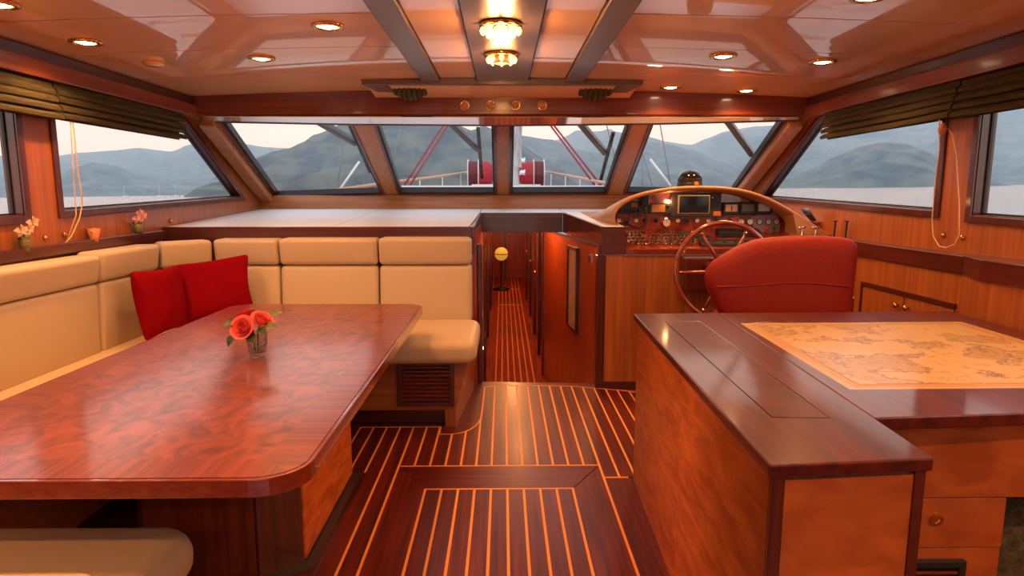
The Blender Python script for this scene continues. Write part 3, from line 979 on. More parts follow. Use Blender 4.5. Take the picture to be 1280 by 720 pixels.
backs((-0.205, 4.165), (-0.815, 4.165), (0, -1), 1.066)
backs((-0.815, 4.165), (-1.460, 4.165), (0, -1), 1.062)
backs((-1.460, 4.165), (-1.88, 4.165), (0, -1), 1.058)
backs((-1.88, 4.165), (-2.105, 3.93), (1, -1), 1.055, dp=0.12)
backs((-2.105, 3.93), (-2.105, 3.35), (1, 0), 1.048, 0.03, (-0.025, -0.005), 0.135)
backs((-2.105, 3.35), (-2.105, 2.2), (1, 0), 1.035, 0.03, (-0.025, -0.005), 0.135)
backs((-2.105, 2.2), (-2.105, 1.1), (1, 0), 1.02, 0.03, (-0.025, -0.005), 0.135)
# louvre in the settee base
lv = MB().plate([(-0.615, 0.125), (-0.285, 0.125), (-0.285, 0.395), (-0.615, 0.395)], [[(-0.590, 0.150), (-0.310, 0.150), (-0.310, 0.370), (-0.590, 0.370)]], lambda u, v, d: (u, SY - 0.002 - d, v), 0.0, 0.016).make('vent_frame', mahog_x, se, bevel=0.003)
MB().box(-0.59, -0.31, SY - 0.003, SY - 0.001, 0.15, 0.37).make('vent_backing', black_m, lv)
for k in range(9):
    z = 0.163 + 0.0242 * k
    MB().prism([(-0.59, SY - 0.016, z), (-0.31, SY - 0.016, z), (-0.31, SY - 0.004, z + 0.010), (-0.59, SY - 0.004, z + 0.010)], [(-0.59, SY - 0.016, z + 0.006), (-0.31, SY - 0.016, z + 0.006), (-0.31, SY - 0.004, z + 0.016), (-0.59, SY - 0.004, z + 0.016)]).make('slat', edge_m, lv)  # mahogany slats given a lighter wood so they look lit


# red pillows
def pillow(label, bl, br, tr, tl, dep):
    C = [Vector(q) for q in (bl, br, tr, tl)]
    nz = (C[1] - C[0]).cross(C[3] - C[0]).normalized()
    n = 10
    out_ = []
    cor = [(0, 0), (1, 0), (1, 1), (0, 1)]
    for i in range(4):
        a, b = cor[i], cor[(i + 1) % 4]
        for k in range(n):
            t = k / n
            u, v = a[0] + (b[0] - a[0]) * t, a[1] + (b[1] - a[1]) * t
            dip = 0.045 * math.sin(PI * t)
            out_.append((u + (dip if u == 0 else -dip if u == 1 else 0), v + (dip if v == 0 else -dip if v == 1 else 0)))

    def to3(u, v, d):
        p = C[0].lerp(C[1], u).lerp(C[3].lerp(C[2], u), v)
        edge = min(u, v, 1 - u, 1 - v)
        wr = noise.noise((u * 4 + dep * 50, v * 4, 1 if d > 0 else 9)) * 0.012 + noise.noise((u * 11, v * 9, 4)) * 0.004
        mag = dep * max(0.0, 16 * u * (1 - u) * v * (1 - v)) ** 0.42
        return p + nz * (0 if d == 0 else (mag if d > 0 else -mag) + wr * min(1, edge * 8))
    o = MB().puff(out_, to3, dep, 9, 2.2, 0.8).make('throw_pillow', red_cloth, None, smooth=True, sub=1)
    return tag(o, label, 'pillow')


pillow('narrower-looking red cushion propped against the side back of the settee', atY(182, 428, 3.38), atY(233, 408, 3.72), atY(222, 330, 3.80), atY(162, 339, 3.44), 0.065)
pillow('red cushion facing the table, leaning on the settee back beside the corner', atY(226, 408, 3.76), atY(318, 384, 3.96), atY(311, 317, 4.06), atY(217, 331, 3.90), 0.07)

# ================================================================== DINING TABLE
tb = thing('dining_table', 'large polished burl dining table with rounded corners and veneered pedestal', 'table', (-1.0, 2.5, 0))
TX0, TX1, TY0, TY1, TZ = -1.55, -0.455, 1.355, 3.66, 0.72
r_ = 0.115
outer = rrect(TX0, TX1, TY0, TY1, r_, 8)
inner = rrect(TX0 + 0.012, TX1 - 0.012, TY0 + 0.012, TY1 - 0.012, r_ - 0.01, 8)
MB().plate(outer, [inner], lambda u, v, d: (u, v, TZ - d), 0.0010, 0.044).make('edge_moulding', edge_m, tb, smooth=False, bevel=0.006, seg=3)
bx0, bx1, by0, by1 = TX0 + 0.115, TX1 - 0.115, TY0 + 0.115, TY1 - 0.115
ix0, ix1, iy0, iy1 = TX0 + 0.0125, TX1 - 0.0125, TY0 + 0.0125, TY1 - 0.0125
rr2 = r_ - 0.0105
A = lambda cx, cy, a0, a1: arc((cx, cy), rr2, a0, a1, 5)
MB().slab(A(ix0 + rr2, iy0 + rr2, 225, 270) + A(ix1 - rr2, iy0 + rr2, 270, 315) + [(bx1, by0), (bx0, by0)], TZ - 0.03, TZ).make('border_veneer', border_x, tb)
MB().slab(A(ix1 - rr2, iy1 - rr2, 45, 90) + A(ix0 + rr2, iy1 - rr2, 90, 135) + [(bx0, by1), (bx1, by1)], TZ - 0.03, TZ).make('border_veneer', border_x, tb)
MB().slab(A(ix1 - rr2, iy0 + rr2, 315, 360) + A(ix1 - rr2, iy1 - rr2, 0, 45) + [(bx1, by1), (bx1, by0)], TZ - 0.03, TZ).make('border_veneer', border_y, tb)
MB().slab(A(ix0 + rr2, iy1 - rr2, 135, 180) + A(ix0 + rr2, iy0 + rr2, 180, 225) + [(bx0, by0), (bx0, by1)], TZ - 0.03, TZ).make('border_veneer', border_y, tb)
MB().box(bx0, bx1, by0, by1, TZ - 0.03, TZ).make('burl_panel', burl_m, tb)
MB().box(TX0 + 0.2, TX1 - 0.33, TY0 + 0.3, TY1 - 0.3, TZ - 0.10, TZ - 0.031).make('sub_frame', mahog_y, tb)
# pedestal with chamfered corner
MB().slab([(-1.27, 2.10), (-0.86, 2.10), (-0.735, 2.19), (-0.735, 2.93), (-1.27, 2.93)], 0.012, TZ - 0.10).make('pedestal', mahog_z, tb)
MB().box(-0.7345, -0.728, 2.20, 2.93, 0.02, TZ - 0.10).make('side_veneer', ven_a, tb)
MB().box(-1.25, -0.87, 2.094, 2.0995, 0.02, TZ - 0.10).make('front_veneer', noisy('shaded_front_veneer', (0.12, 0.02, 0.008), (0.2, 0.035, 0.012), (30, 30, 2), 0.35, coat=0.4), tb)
MB().slab([(-1.30, 2.05), (-0.84, 2.05), (-0.69, 2.16), (-0.69, 2.96), (-1.30, 2.96)], 0.001, 0.012).make('base_plate', rustrip, tb)
MB().bar((-1.30, 1.75, 0.60), (-1.10, 2.09, 0.44), 0.05, 0.03).make('brace', black_m, tb)
MB().bar((-1.18, 1.75, 0.60), (-1.02, 2.09, 0.46), 0.03, 0.03).make('brace', black_m, tb)

# stool / bench in the foreground
bn = thing('bench_seat', 'long beige padded bench tucked under the near end of the dining table', 'bench', (-1.2, 1.25, 0))
MB().slab(rrect(-1.57, -0.800, 0.95, 1.62, 0.10), 0.36, 0.485).make('cushion', creamd_m, bn, smooth=True, bevel=0.055, seg=6)  # cushion coloured darker, carrying the shade under the table
MB().slab(rrect(-1.50, -0.915, 0.99, 1.38, 0.07), 0.470, 0.492).make('lit_top_panel', cream_m, bn, smooth=True, bevel=0.01, seg=3)  # paler leather painted in where the bench is lit
MB().slab(rrect(-1.52, -0.85, 1.0, 1.57, 0.05), 0.10, 0.36).make('base', mahog_x, bn)
MB().slab(rrect(-1.48, -0.90, 1.05, 1.52, 0.05), 0.0, 0.10).make('plinth', mahog_x, bn)

# ================================================================== ROSES IN A GLASS
VC = (-0.957, 2.44)
vs_ = thing('glass_vase', 'small clear glass tumbler holding roses on the dining table', 'vase', (VC[0], VC[1], TZ))
MB().lathe([(0.0, 0.001), (0.030, 0.001), (0.036, 0.02), (0.042, 0.10), (0.040, 0.10), (0.034, 0.022), (0.0, 0.020)], (*VC, TZ), 'Z', 24).make('glass', vase_m, vs_, smooth=True)
MB().lathe([(0.0, 0.0215), (0.0335, 0.0225), (0.036, 0.050), (0.0, 0.050)], (*VC, TZ), 'Z', 20).make('water', glass('vase_water', (0.85, 0.88, 0.86)), vs_, smooth=True)


def petal(c, axis, ang, r, h, open_, wid):
    """one cupped petal around axis"""
    z = Vector(axis).normalized()
    x = z.orthogonal().normalized()
    x = Matrix.Rotation(ang, 3, z) @ x
    y = z.cross(x)
    rows = []
    for i in range(5):
        t = i / 4
        rad = r * (0.25 + 0.75 * math.sin(t * PI * 0.5)) * (1 + open_ * t * t)
        hh = h * t - open_ * 0.35 * h * max(0, t - 0.6)
        row = []
        for k in range(6):
            a = (k / 5 - 0.5) * wid * (0.55 + 0.45 * math.sin(min(1, t * 1.15) * PI * 0.75))
            e_ = 1 - 0.10 * (abs(k - 2.5) / 2.5) ** 2 * t
            row.append(Vector(c) + (x * math.cos(a) + y * math.sin(a)) * rad + z * hh * e_)
        rows.append(row)
    return rows


def leaf(c, d, up, ln, wd_):
    d = Vector(d).normalized()
    s_ = d.cross(Vector(up)).normalized()
    u = s_.cross(d)
    rows = []
    for i in range(7):
        t = i / 6
        hw = wd_ * math.sin(PI * t ** 0.85) * 0.5 + 0.0006
        cpt = Vector(c) + d * ln * t + u * (0.12 * ln * math.sin(PI * t) - 0.1 * ln * t * t)
        rows.append([cpt - s_ * hw + u * hw * 0.35, cpt, cpt + s_ * hw + u * hw * 0.35])
    return rows


def rose(label, c, axis, r, mat, leaves):
    c = Vector(c)
    z = Vector(axis).normalized()
    base = c - z * r * 0.55
    o = thing('rose', label, 'flower', (VC[0], VC[1], TZ + 0.024), 'roses in the glass tumbler')
    bl = MB()
    for k in range(3):
        bl.grid(petal(base, z, k * 2.1, r * 0.17, r * 1.08, 0.0, 2.8))
    ob = bl.make('bloom_heart', mat, o, smooth=True)
    for ring, (n, rr_, hh, op, wd_) in enumerate(((4, 0.36, 1.06, 0.0, 2.2), (5, 0.55, 1.03, 0.05, 1.8), (5, 0.74, 0.96, 0.16, 1.6), (6, 0.92, 0.82, 0.34, 1.4))):
        for k in range(n):
            MB().grid(petal(base, z, k * 2 * PI / n + ring * 0.6, r * rr_, r * hh, op, wd_)).make('petal', mat if (ring % 2 == 0 or mat is petal_r) else petal_l, o, smooth=True)
    end = Vector((VC[0] + 0.008 * (c.x - VC[0]) / 0.05, VC[1], TZ + 0.026))
    mid = (base + end) / 2 + Vector((0, 0, 0.02))
    mid.x = VC[0] + (base.x - VC[0]) * 0.35
    mid.y = VC[1] + (base.y - VC[1]) * 0.35
    MB().tube([base, mid, end], 0.0028, 6).make('stem', stem_m, o, smooth=True)
    for lc, ld, ln, lw_, lm in leaves:
        MB().grid(leaf(lc, ld, (0, -0.5, 0.8), ln, lw_)).make('leaf', lm, o, smooth=True)
    return o


rose('coral rose with open spiral petals facing out, largest in the tumbler', (-0.993, 2.405, 0.845), (-0.15, -0.85, 0.42), 0.040, petal_c,
     [((-1.02, 2.43, 0.85), (-1, -0.1, 0.05), 0.062, 0.05, leaf_m), ((-1.02, 2.40, 0.815), (-0.55, -0.3, -0.8), 0.05, 0.035, leaf_m), ((-0.985, 2.42, 0.815), (0.5, -0.5, -0.25), 0.07, 0.04, leaf_m)])
rose('flatter coral-red rose leaning away from the largest bloom', (-0.935, 2.445, 0.867), (0.45, -0.35, 0.80), 0.036, petal_c,
     [((-0.925, 2.43, 0.843), (0.9, -0.2, 0.02), 0.062, 0.034, leafl_m), ((-0.91, 2.47, 0.875), (0.6, 0.3, 0.25), 0.05, 0.034, leafl_m), ((-0.94, 2.41, 0.835), (0.7, -0.4, -0.2), 0.055, 0.035, leaf_m)])
rose('dark red rose bud behind the open coral rose', (-1.008, 2.475, 0.878), (-0.4, 0.15, 0.9), 0.036, petal_r, [])

# ================================================================== CHART CABINET AND DESK
cc = thing('chart_cabinet', 'tall mahogany topped cabinet with book-matched veneer sides beside the chart desk', 'cabinet', (0.75, 2.05, 0))
CZ = 0.80
Cn = [(0.544, 1.234), (0.906, 1.266), (1.000, 2.925), (0.604, 2.908)]


def lerp2(a, b, t):
    return (a[0] + (b[0] - a[0]) * t, a[1] + (b[1] - a[1]) * t)


def quad(P, u, v):
    return lerp2(lerp2(P[0], P[1], u), lerp2(P[3], P[2], u), v)


hol = [quad(Cn, 0.31, 0.165), quad(Cn, 0.70, 0.155), quad(Cn, 0.66, 0.885), quad(Cn, 0.27, 0.885)]
MB().plate(Cn, [hol], lambda u, v, d: (u, v, CZ - d), 0.0, 0.030).make('top', cab_top_m, cc, bevel=0.005, seg=3)
g_ = 0.0025
hin = [(hol[0][0] + g_, hol[0][1] + g_), (hol[1][0] - g_, hol[1][1] + g_), (hol[2][0] - g_, hol[2][1] - g_), (hol[3][0] + g_, hol[3][1] - g_)]
MB().slab(hin, CZ - 0.028, CZ - 0.0008).make('lift_lid', cab_burl_m, cc)
Ci = [(0.564, 1.256), (0.890, 1.286), (0.985, 2.905), (0.620, 2.890)]
MB().slab(Ci, 0.0, CZ - 0.031).make('carcass', mahog_z, cc)


def sidepan(a, b, z0, z1, mat, name, th):
    a, b = Vector((*a, 0)), Vector((*b, 0))
    d = (b - a).normalized()
    n = Vector((d.y, -d.x, 0)) * th
    P = [a, b, b + n, a + n]
    MB().prism([(p.x, p.y, z0) for p in P], [(p.x, p.y, z1) for p in P]).make(name, mat, cc)


L0, L1 = Ci[3], Ci[0]            # left side runs from far to near
Lm = lerp2(L0, L1, 0.52)
zm = 0.365
sidepan(lerp2(L0, L1, 0.0), Lm, zm, CZ - 0.032, ven_a, 'veneer_panel', -0.012)
sidepan(Lm, lerp2(L0, L1, 0.985), zm, CZ - 0.032, ven_b, 'veneer_panel', -0.012)
sidepan(lerp2(L0, L1, 0.0), Lm, 0.0, zm, ven_b, 'veneer_panel', -0.012)
sidepan(Lm, lerp2(L0, L1, 0.985), 0.0, zm, ven_a, 'veneer_panel', -0.012)
sidepan(lerp2(Ci[0], Ci[1], 0.06), lerp2(Ci[0], Ci[1], 0.945), 0.0, CZ - 0.040, ven_x, 'end_veneer', 0.008)
sidepan(lerp2(Ci[0], Ci[1], -0.03), lerp2(Ci[0], Ci[1], 0.058), 0.0, CZ - 0.031, mahog_z, 'corner_post', 0.011)
sidepan(lerp2(Ci[0], Ci[1], 0.947), lerp2(Ci[0], Ci[1], 1.02), 0.0, CZ - 0.031, mahog_z, 'corner_post', 0.011)

ds = thing('chart_desk', 'wide mahogany chart desk with inset map top beside the tall cabinet', 'desk', (1.55, 2.2, 0))
Dn = [(0.925, 1.510), (2.10, 1.60), (2.115, 2.955), (1.003, 2.925)]
Dn[0] = (0.9215, 1.512)
hole = [(0.988, 1.748), (1.96, 1.762), (2.00, 2.720), (1.022, 2.697)]
hole2 = [(0.988, 1.748), (1.96, 1.762), (2.00, 2.720), (1.0225, 2.697)]
MB().plate(Dn, [hole], lambda u, v, d: (u, v, CZ - 0.001 - d), 0.0, 0.034).make('top', cab_top_m, ds, bevel=0.004, seg=2)


def inset(P, d):
    return [(P[0][0] + d, P[0][1] + d), (P[1][0] - d, P[1][1] + d), (P[2][0] - d, P[2][1] - d), (P[3][0] + d, P[3][1] - d)]


MB().slab(inset(hole, 0.001), CZ - 0.02, CZ - 0.0035).make('chart_margin', chart_edge, ds)
ch = MB().slab(inset(hole, 0.055), CZ - 0.0034, CZ - 0.0030).make('sea_chart', chart_m, ds)
MB().plate(inset(hole, 0.045), [inset(hole, 0.049)], lambda u, v, d: (u, v, CZ - 0.0032 + d), 0, 0.0004).make('chart_border', plain('chart_ink', (0.42, 0.19, 0.05), 0.4), ch)
MB().plate(inset(hole, 0.030), [inset(hole, 0.032)], lambda u, v, d: (u, v, CZ - 0.0034 + d), 0, 0.0004).make('chart_border', MATS['chart_ink'], ch)
cap = MB()
random.seed(11)
cx_ = 1.16
while cx_ < 1.40:
    wdt = random.choice((0.006, 0.010, 0.014, 0.018))
    cap.box(cx_, cx_ + wdt, 1.932, 1.937, CZ - 0.0030, CZ - 0.0026)
    cx_ += wdt + 0.005
cap.make('caption_line', MATS['chart_ink'], ch)
# desk carcass: apron, drawer, lower drawer, knee hole
MB().box(1.00, 2.10, 1.625, 1.65, 0.530, CZ - 0.036).make('apron', ven_x, ds, bevel=0.002)
MB().box(0.995, 1.375, 1.66, 2.88, 0.02, CZ - 0.036).make('carcass', mahog_z, ds)
dr = MB().box(1.00, 1.375, 1.627, 1.658, 0.383, 0.527).make('drawer', ven_x, ds, bevel=0.002)
MB().lathe([(0.018, 0.0), (0.018, 0.006), (0.011, 0.007), (0.010, 0.003), (0.0, 0.003)], (1.185, 1.627, 0.468), 'Y', 16, -1).make('lock', brass, dr, smooth=False)
MB().box(1.00, 1.375, 1.630, 1.658, 0.02, 0.380).make('lower_drawer', ven_x, ds, bevel=0.002)
vg = MB().plate([(1.05, 0.16), (1.275, 0.16), (1.275, 0.350), (1.05, 0.350)], [[(1.07, 0.18), (1.255, 0.18), (1.255, 0.330), (1.07, 0.330)]], lambda u, v, d: (u, 1.629 - d, v), 0, 0.016).make('vent_frame', black_m, ds, bevel=0.003)
MB().box(1.07, 1.255, 1.627, 1.6295, 0.18, 0.33).make('vent_backing', black_m, vg)
for k in range(6):
    MB().box(1.07, 1.255, 1.617, 1.622, 0.19 + k * 0.024, 0.199 + k * 0.024).make('slat', brass if k == 5 else grey_pl, vg)
MB().box(2.08, 2.10, 1.66, 2.90, 0.02, CZ - 0.036).make('end_panel', teak_z, ds)
MB().box(1.376, 2.079, 2.84, 2.87, 0.02, CZ - 0.036).make('back_panel', mahog_z, ds)
# soft olive bag in the knee hole
bag = MB().puff(rrect(1.40, 1.85, 0.001, 0.44, 0.12, 6), lambda u, v, d: (u + 0.02 * noise.noise((u * 8, v * 8, d * 9)), 1.95 - d, max(0.001, v + 0.02 * noise.noise((u * 7, v * 6, 3)))), 0.17, 8, 3, 0.5).make('fabric_bag', olive_m, smooth=True)
tag(bag, 'olive patterned soft bag in the knee hole of the chart desk', 'bag')

# ================================================================== HELM SEAT
hs = thing('helm_chair', 'wide red leather helm chair seen from behind, on a pedestal', 'chair', (1.48, 3.45, 0))
hb = [(1.075, 0.871), (1.072, 0.915), (1.082, 0.956), (1.12, 0.993), (1.18, 1.030), (1.26, 1.070), (1.343, 1.102), (1.45, 1.118), (1.579, 1.126), (1.70, 1.126), (1.80, 1.120), (1.86, 1.110), (1.890, 1.083), (1.893, 1.05), (1.885, 0.95), (1.872, 0.80), (1.862, 0.66), (1.80, 0.62), (1.50, 0.615), (1.25, 0.63), (1.17, 0.69), (1.12, 0.78)]
hbd = []
for i in range(len(hb)):
    a, b = hb[i], hb[(i + 1) % len(hb)]
    n = max(1, int(math.dist(a, b) / 0.05))
    for k in range(n):
        hbd.append(lerp2(a, b, k / n))
MB().puff(hbd, lambda u, v, d: (u, 3.42 - d + 0.10 * ((u - 1.48) / 0.4) ** 2 * -0.5 - (v - 0.87) * -0.12, v), 0.065, 10, 7, 0.5).make('backrest', red_leather, hs, smooth=True)
MB().tube([(u, 3.42 - 0.066 + 0.10 * ((u - 1.48) / 0.4) ** 2 * -0.5, 0.872 + 0.008 * math.sin(u * 9)) for u in [1.12 + 0.06 * k for k in range(13)]], 0.0035, 6).make('seam', plain('red_seam', (0.30, 0.012, 0.008), 0.5), hs, smooth=True)
MB().slab(rrect(1.24, 1.85, 3.48, 3.80, 0.08), 0.54, 0.67).make('seat', red_leather, hs, smooth=True, bevel=0.04, seg=5)
MB().box(1.862, 1.885, 3.36, 3.40, 0.50, 0.80).make('back_bracket', brass, hs, bevel=0.005)
MB().lathe([(0.22, 0.0), (0.22, 0.02), (0.06, 0.06), (0.05, 0.50), (0.14, 0.54)], (1.48, 3.62, 0.0), 'Z', 20).make('pedestal', steel, hs, smooth=True)

# ================================================================== HELM CONSOLE
hc = thing('helm_console', 'curved tan helm console with burl dash full of instruments', 'helm console', (1.5, 4.6, 0.94))
# arch curves (X,z)
rim = [(0.815, 1.112), (0.768, 1.165), (0.772, 1.225), (0.818, 1.280), (0.900, 1.325), (1.01, 1.358), (1.15, 1.381), (1.30, 1.392), (1.45, 1.390), (1.58, 1.382), (1.70, 1.362), (1.82, 1.325), (1.92, 1.278), (2.02, 1.222), (2.12, 1.160), (2.20, 1.112), (2.26, 1.075), (2.29, 1.06)]
base_z = 1.075
cen = (1.45, 1.10)


def shrink(p, k, lift=0.0):
    return (cen[0] + (p[0] - cen[0]) * k, cen[1] + (p[1] - cen[1]) * k + lift)


rows = []
# inner edge at the panel, throat, rim, outer flare, back
inn = [(min(shrink(p, 0.955)[0], 2.06), max(1.07, shrink(p, 0.90)[1])) for p in rim]
thr = [(min(shrink(p, 0.975)[0], 2.09), max(1.062, shrink(p, 0.935)[1])) for p in rim]
rows.append([(x, 4.66, z) for x, z in inn])
rows.append([(x, 4.56, z) for x, z in thr])
rows.append([(x, 4.475, max(1.06, z - 0.012)) for x, z in [shrink(p, 0.985) for p in rim]])
rows.append([(x, 4.455, z) for x, z in rim])
rows.append([(x, 4.470, z + 0.012) for x, z in [shrink(p, 1.02) for p in rim]])


def flare(p, k):
    x, z = p
    if x < 1.2:
        t = max(0, (1.39 - z) / 0.27)
        return (x - 0.10 * k * t * t, z - 0.01 * k)
    return (x, z)


rows.append([(min(2.295, flare(p, 0.5)[0]), 4.60, flare(p, 0.5)[1] + 0.012) for p in rim])
rows.append([(min(2.295, flare(p, 1.0)[0]), 4.80, flare(p, 1)[1] - 0.02 * 0) for p in rim])
rows.append([(min(2.295, flare(p, 1.2)[0]), 5.35, max(zled(5.35) + 0.002, flare(p, 1.2)[1] - 0.12)) for p in rim])
rows.append([(min(2.295, flare(p, 1.2)[0]), 5.75, max(zled(5.75) + 0.002, flare(p, 1.2)[1] - 0.22)) for p in rim])
MB().grid(rows).make('cowl', cowl_m, hc, smooth=True, sub=1)
# dash panel
dpn = inn + [(inn[-1][0], 1.045), (inn[0][0], 1.045)]
MB().prism([(x, 4.660, z) for x, z in dpn], [(x, 4.690, z) for x, z in dpn]).make('dash_panel', dash_m, hc)
# lower switch shelf, sloped
MB().prism([(0.835, 4.325, 0.94), (2.28, 4.325, 0.94), (2.28, 4.69, 0.94), (0.835, 4.69, 0.94)], [(0.835, 4.325, 0.978), (2.28, 4.325, 0.978), (2.28, 4.66, 1.078), (0.835, 4.66, 1.078)]).make('switch_shelf', dash_m, hc)
MB().box(0.832, 2.20, 4.308, 4.323, 0.94, 0.982).make('front_lip', edge_m, hc, bevel=0.004)
# right cheek following the curve down to the wall
chk = [(2.06, 1.075)] + [(min(x, 2.285), z - 0.004) for x, z in rim[13:]] + [(2.285, 0.985), (2.06, 0.985)]
MB().prism([(x, 4.46, z) for x, z in chk], [(x, 4.60, z) for x, z in chk]).make('side_cheek', cowl_m, hc)


def on_dash(px0, py0, px1, py1, dep, name, mat, parent=None, bev=0.004, plane=4.655):
    a, b = atY(px0, py0, plane), atY(px1, py1, plane)
    x0, x1 = min(a[0], b[0]), max(a[0], b[0])
    z0, z1 = min(a[2], b[2]), max(a[2], b[2])
    base = 4.659 if parent is None else None
    y1 = plane + 0.004
    o = MB().box(x0, x1, plane - dep, y1, z0, z1).make(name, mat, parent or hc, bevel=bev)
    return o, (x0, x1, z0, z1)


def on_shelf_z(y):
    return 0.978 + (y - 4.325) / (4.66 - 4.325) * 0.1


# radar screen
o, _ = on_dash(838, 241, 899, 270.5, 0.030, 'chart_plotter', grey_pl)
on_dash(846, 243.5, 885, 267, 0.034, 'bezel', brass, o, 0.002)
on_dash(848, 245, 884, 266, 0.036, 'screen', screen_m, o, 0.001)
on_dash(890, 264, 899, 269.5, 0.036, 'orange_key', orange_pl, o, 0.001)
q = atY(891, 247, 4.62)
MB().lathe([(0.010, 0.0), (0.009, 0.012), (0.0, 0.013)], (q[0], 4.626, q[2]), 'Y', 12, -1).make('knob', chrome, o, smooth=True)
for r__ in range(2):
    for c__ in range(2):
        on_dash(888 + 5 * c__, 251 + 6 * r__, 891.5 + 5 * c__, 255 + 6 * r__, 0.034, 'key', black_m, o, 0.001)
# vhf radio left
o, _ = on_dash(774, 252, 808, 267, 0.028, 'radio', grey_pl)
on_dash(788, 253.5, 796, 259, 0.031, 'display', lcd_amber, o, 0.001)
for k in range(4):
    q = atY(782 + 5.5 * k, 263.5, 4.625)
    MB().lathe([(0.010, 0.0), (0.009, 0.014), (0.0, 0.015)], (q[0], 4.628, q[2]), 'Y', 10, -1).make('knob', black_m, o, smooth=True)
o, _ = on_dash(811, 254, 840, 267, 0.024, 'radio', grey_pl)
on_dash(814, 255.5, 830, 265, 0.027, 'display', lcd_amber, o, 0.001)
q = atY(835, 257, 4.625)
MB().lathe([(0.010, 0.0), (0.009, 0.012), (0.0, 0.013)], (q[0], 4.631, q[2]), 'Y', 10, -1).make('knob', black_m, o, smooth=True)
# square instruments
for (a, b, c, d, sm, nd) in ((903, 253, 923, 268.5, dial_m, True), (924, 252.5, 943.5, 268.5, lcd_green, False), (944, 252, 963.5, 268, lcd_blue, False)):
    o, _ = on_dash(a, b, c, d, 0.026, 'instrument', black_m, None, 0.008)
    on_dash(a + 2.5, b + 2.5, c - 3, d - 4, 0.029, 'display', sm, o, 0.004)
    if nd:
        on_dash((a + c) / 2 - 0.5, b + 4, (a + c) / 2 + 0.3, d - 5, 0.031, 'needle', black_m, o, 0)
# violet gauge panel at right end
pv = [atY(x, y, 4.655) for x, y in ((938, 272), (962, 260), (970, 268), (975, 280), (974, 290), (944, 291))]
vpan = MB().prism([(x, 4.650, z) for x, y, z in pv], [(x, 4.659, z) for x, y, z in pv]).make('gauge_panel', violet_m, hc)


def gauge(px, py, r, face, lit=False, par=None):
    q = atY(px, py, 4.655)
    o = MB().lathe([(r, 0.0), (r, 0.010), (r * 0.84, 0.014), (r * 0.80, 0.008), (0.0, 0.008)], (q[0], 4.656, q[2]), 'Y', 16, -1).make('gauge', chrome if par is None else black_m, hc, smooth=False)
    MB().lathe([(r * 0.79, 0.0085), (0.0, 0.0095)], (q[0], 4.656, q[2]), 'Y', 16, -1).make('gauge_face', face, o)
    MB().box(q[0] - 0.0015, q[0] + 0.0015, 4.6445, 4.6455, q[2], q[2] + r * 0.6).make('needle', black_m, o)
    return o


for px in (773.5, 784, 795, 806, 820, 847, 858, 871, 885, 896):
    gauge(px, 275.5, 0.018, dial_m if int(px) % 2 else screen_m)  # cream faces stand in for bright glints along the row
gauge(833, 278, 0.034, dial_m)  # cream face again painted for a glint
for px in (911, 926, 937):
    gauge(px, 277, 0.024, dialb_m if px > 915 else screen_m)
for px in (949, 960, 970):
    gauge(px, 277, 0.022, dialb_m, par=vpan)
for px, py, m_ in ((958, 286, redbtn_m), (967, 285.5, green_pl)):
    q = atY(px, py, 4.65)
    MB().lathe([(0.014, 0.0), (0.013, 0.012), (0.0, 0.014)], (q[0], 4.649, q[2]), 'Y', 12, -1).make('push_button', m_, hc, smooth=True)
for px, py, m_ in ((783.5, 284, green_pl), (791, 283.5, redbtn_m)):
    q = atY(px, py, 4.655)
    MB().lathe([(0.011, 0.0), (0.010, 0.012), (0.0, 0.014)], (q[0], 4.655, q[2]), 'Y', 12, -1).make('push_button', m_, hc, smooth=True)
# lit lamps on the dash
for px, py in ((772, 256), (836, 252)):
    q = atY(px, py, 4.64)
    o = MB().lathe([(0.0, 0.02), (0.012, 0.018), (0.014, 0.0)], (q[0], 4.656, q[2]), 'Y', 12, -1).make('dash_lamp', small_lit, hc, smooth=True)
    lamp('dash_lamp_light', 'POINT', (q[0], 4.60, q[2]), 0.35, 0.015, WARM, hc)
# switches on the sloped shelf
random.seed(3)
for row, (yy, n, x0, dx) in enumerate(((4.62, 17, 0.89, 0.030), (4.56, 16, 0.88, 0.031), (4.50, 15, 0.88, 0.033), (4.44, 13, 0.885, 0.036))):
    for k in range(n):
        x = x0 + dx * k
        z = on_shelf_z(yy)
        if random.random() < 0.12:
            continue
        o = MB().prism([(x, yy - 0.016, on_shelf_z(yy - 0.016)), (x + 0.020, yy - 0.016, on_shelf_z(yy - 0.016)), (x + 0.020, yy + 0.016, on_shelf_z(yy + 0.016)), (x, yy + 0.016, on_shelf_z(yy + 0.016))],
                       [(x + 0.002, yy - 0.012, z + 0.003), (x + 0.018, yy - 0.012, z + 0.003), (x + 0.018, yy + 0.014, z + 0.011), (x + 0.002, yy + 0.014, z + 0.011)]).make('rocker_switch', black_m if k % 5 else grey_pl, hc)
for x in (0.93, 0.985, 1.05, 1.12, 1.16, 1.22):
    o = MB().lathe([(0.008, 0.0), (0.006, 0.016), (0.0, 0.018)], (x, 4.39, on_shelf_z(4.39)), 'Z', 10).make('toggle', brass, hc, smooth=True)


def shelf_pad(x0, x1, y0, y1, h, name, mat, par=None):
    return MB().prism([(x0, y0, on_shelf_z(y0)), (x1, y0, on_shelf_z(y0)), (x1, y1, on_shelf_z(y1)), (x0, y1, on_shelf_z(y1))], [(x0, y0, on_shelf_z(y0) + h), (x1, y0, on_shelf_z(y0) + h), (x1, y1, on_shelf_z(y1) + h), (x0, y1, on_shelf_z(y1) + h)]).make(name, mat, par or hc, bevel=0.005)


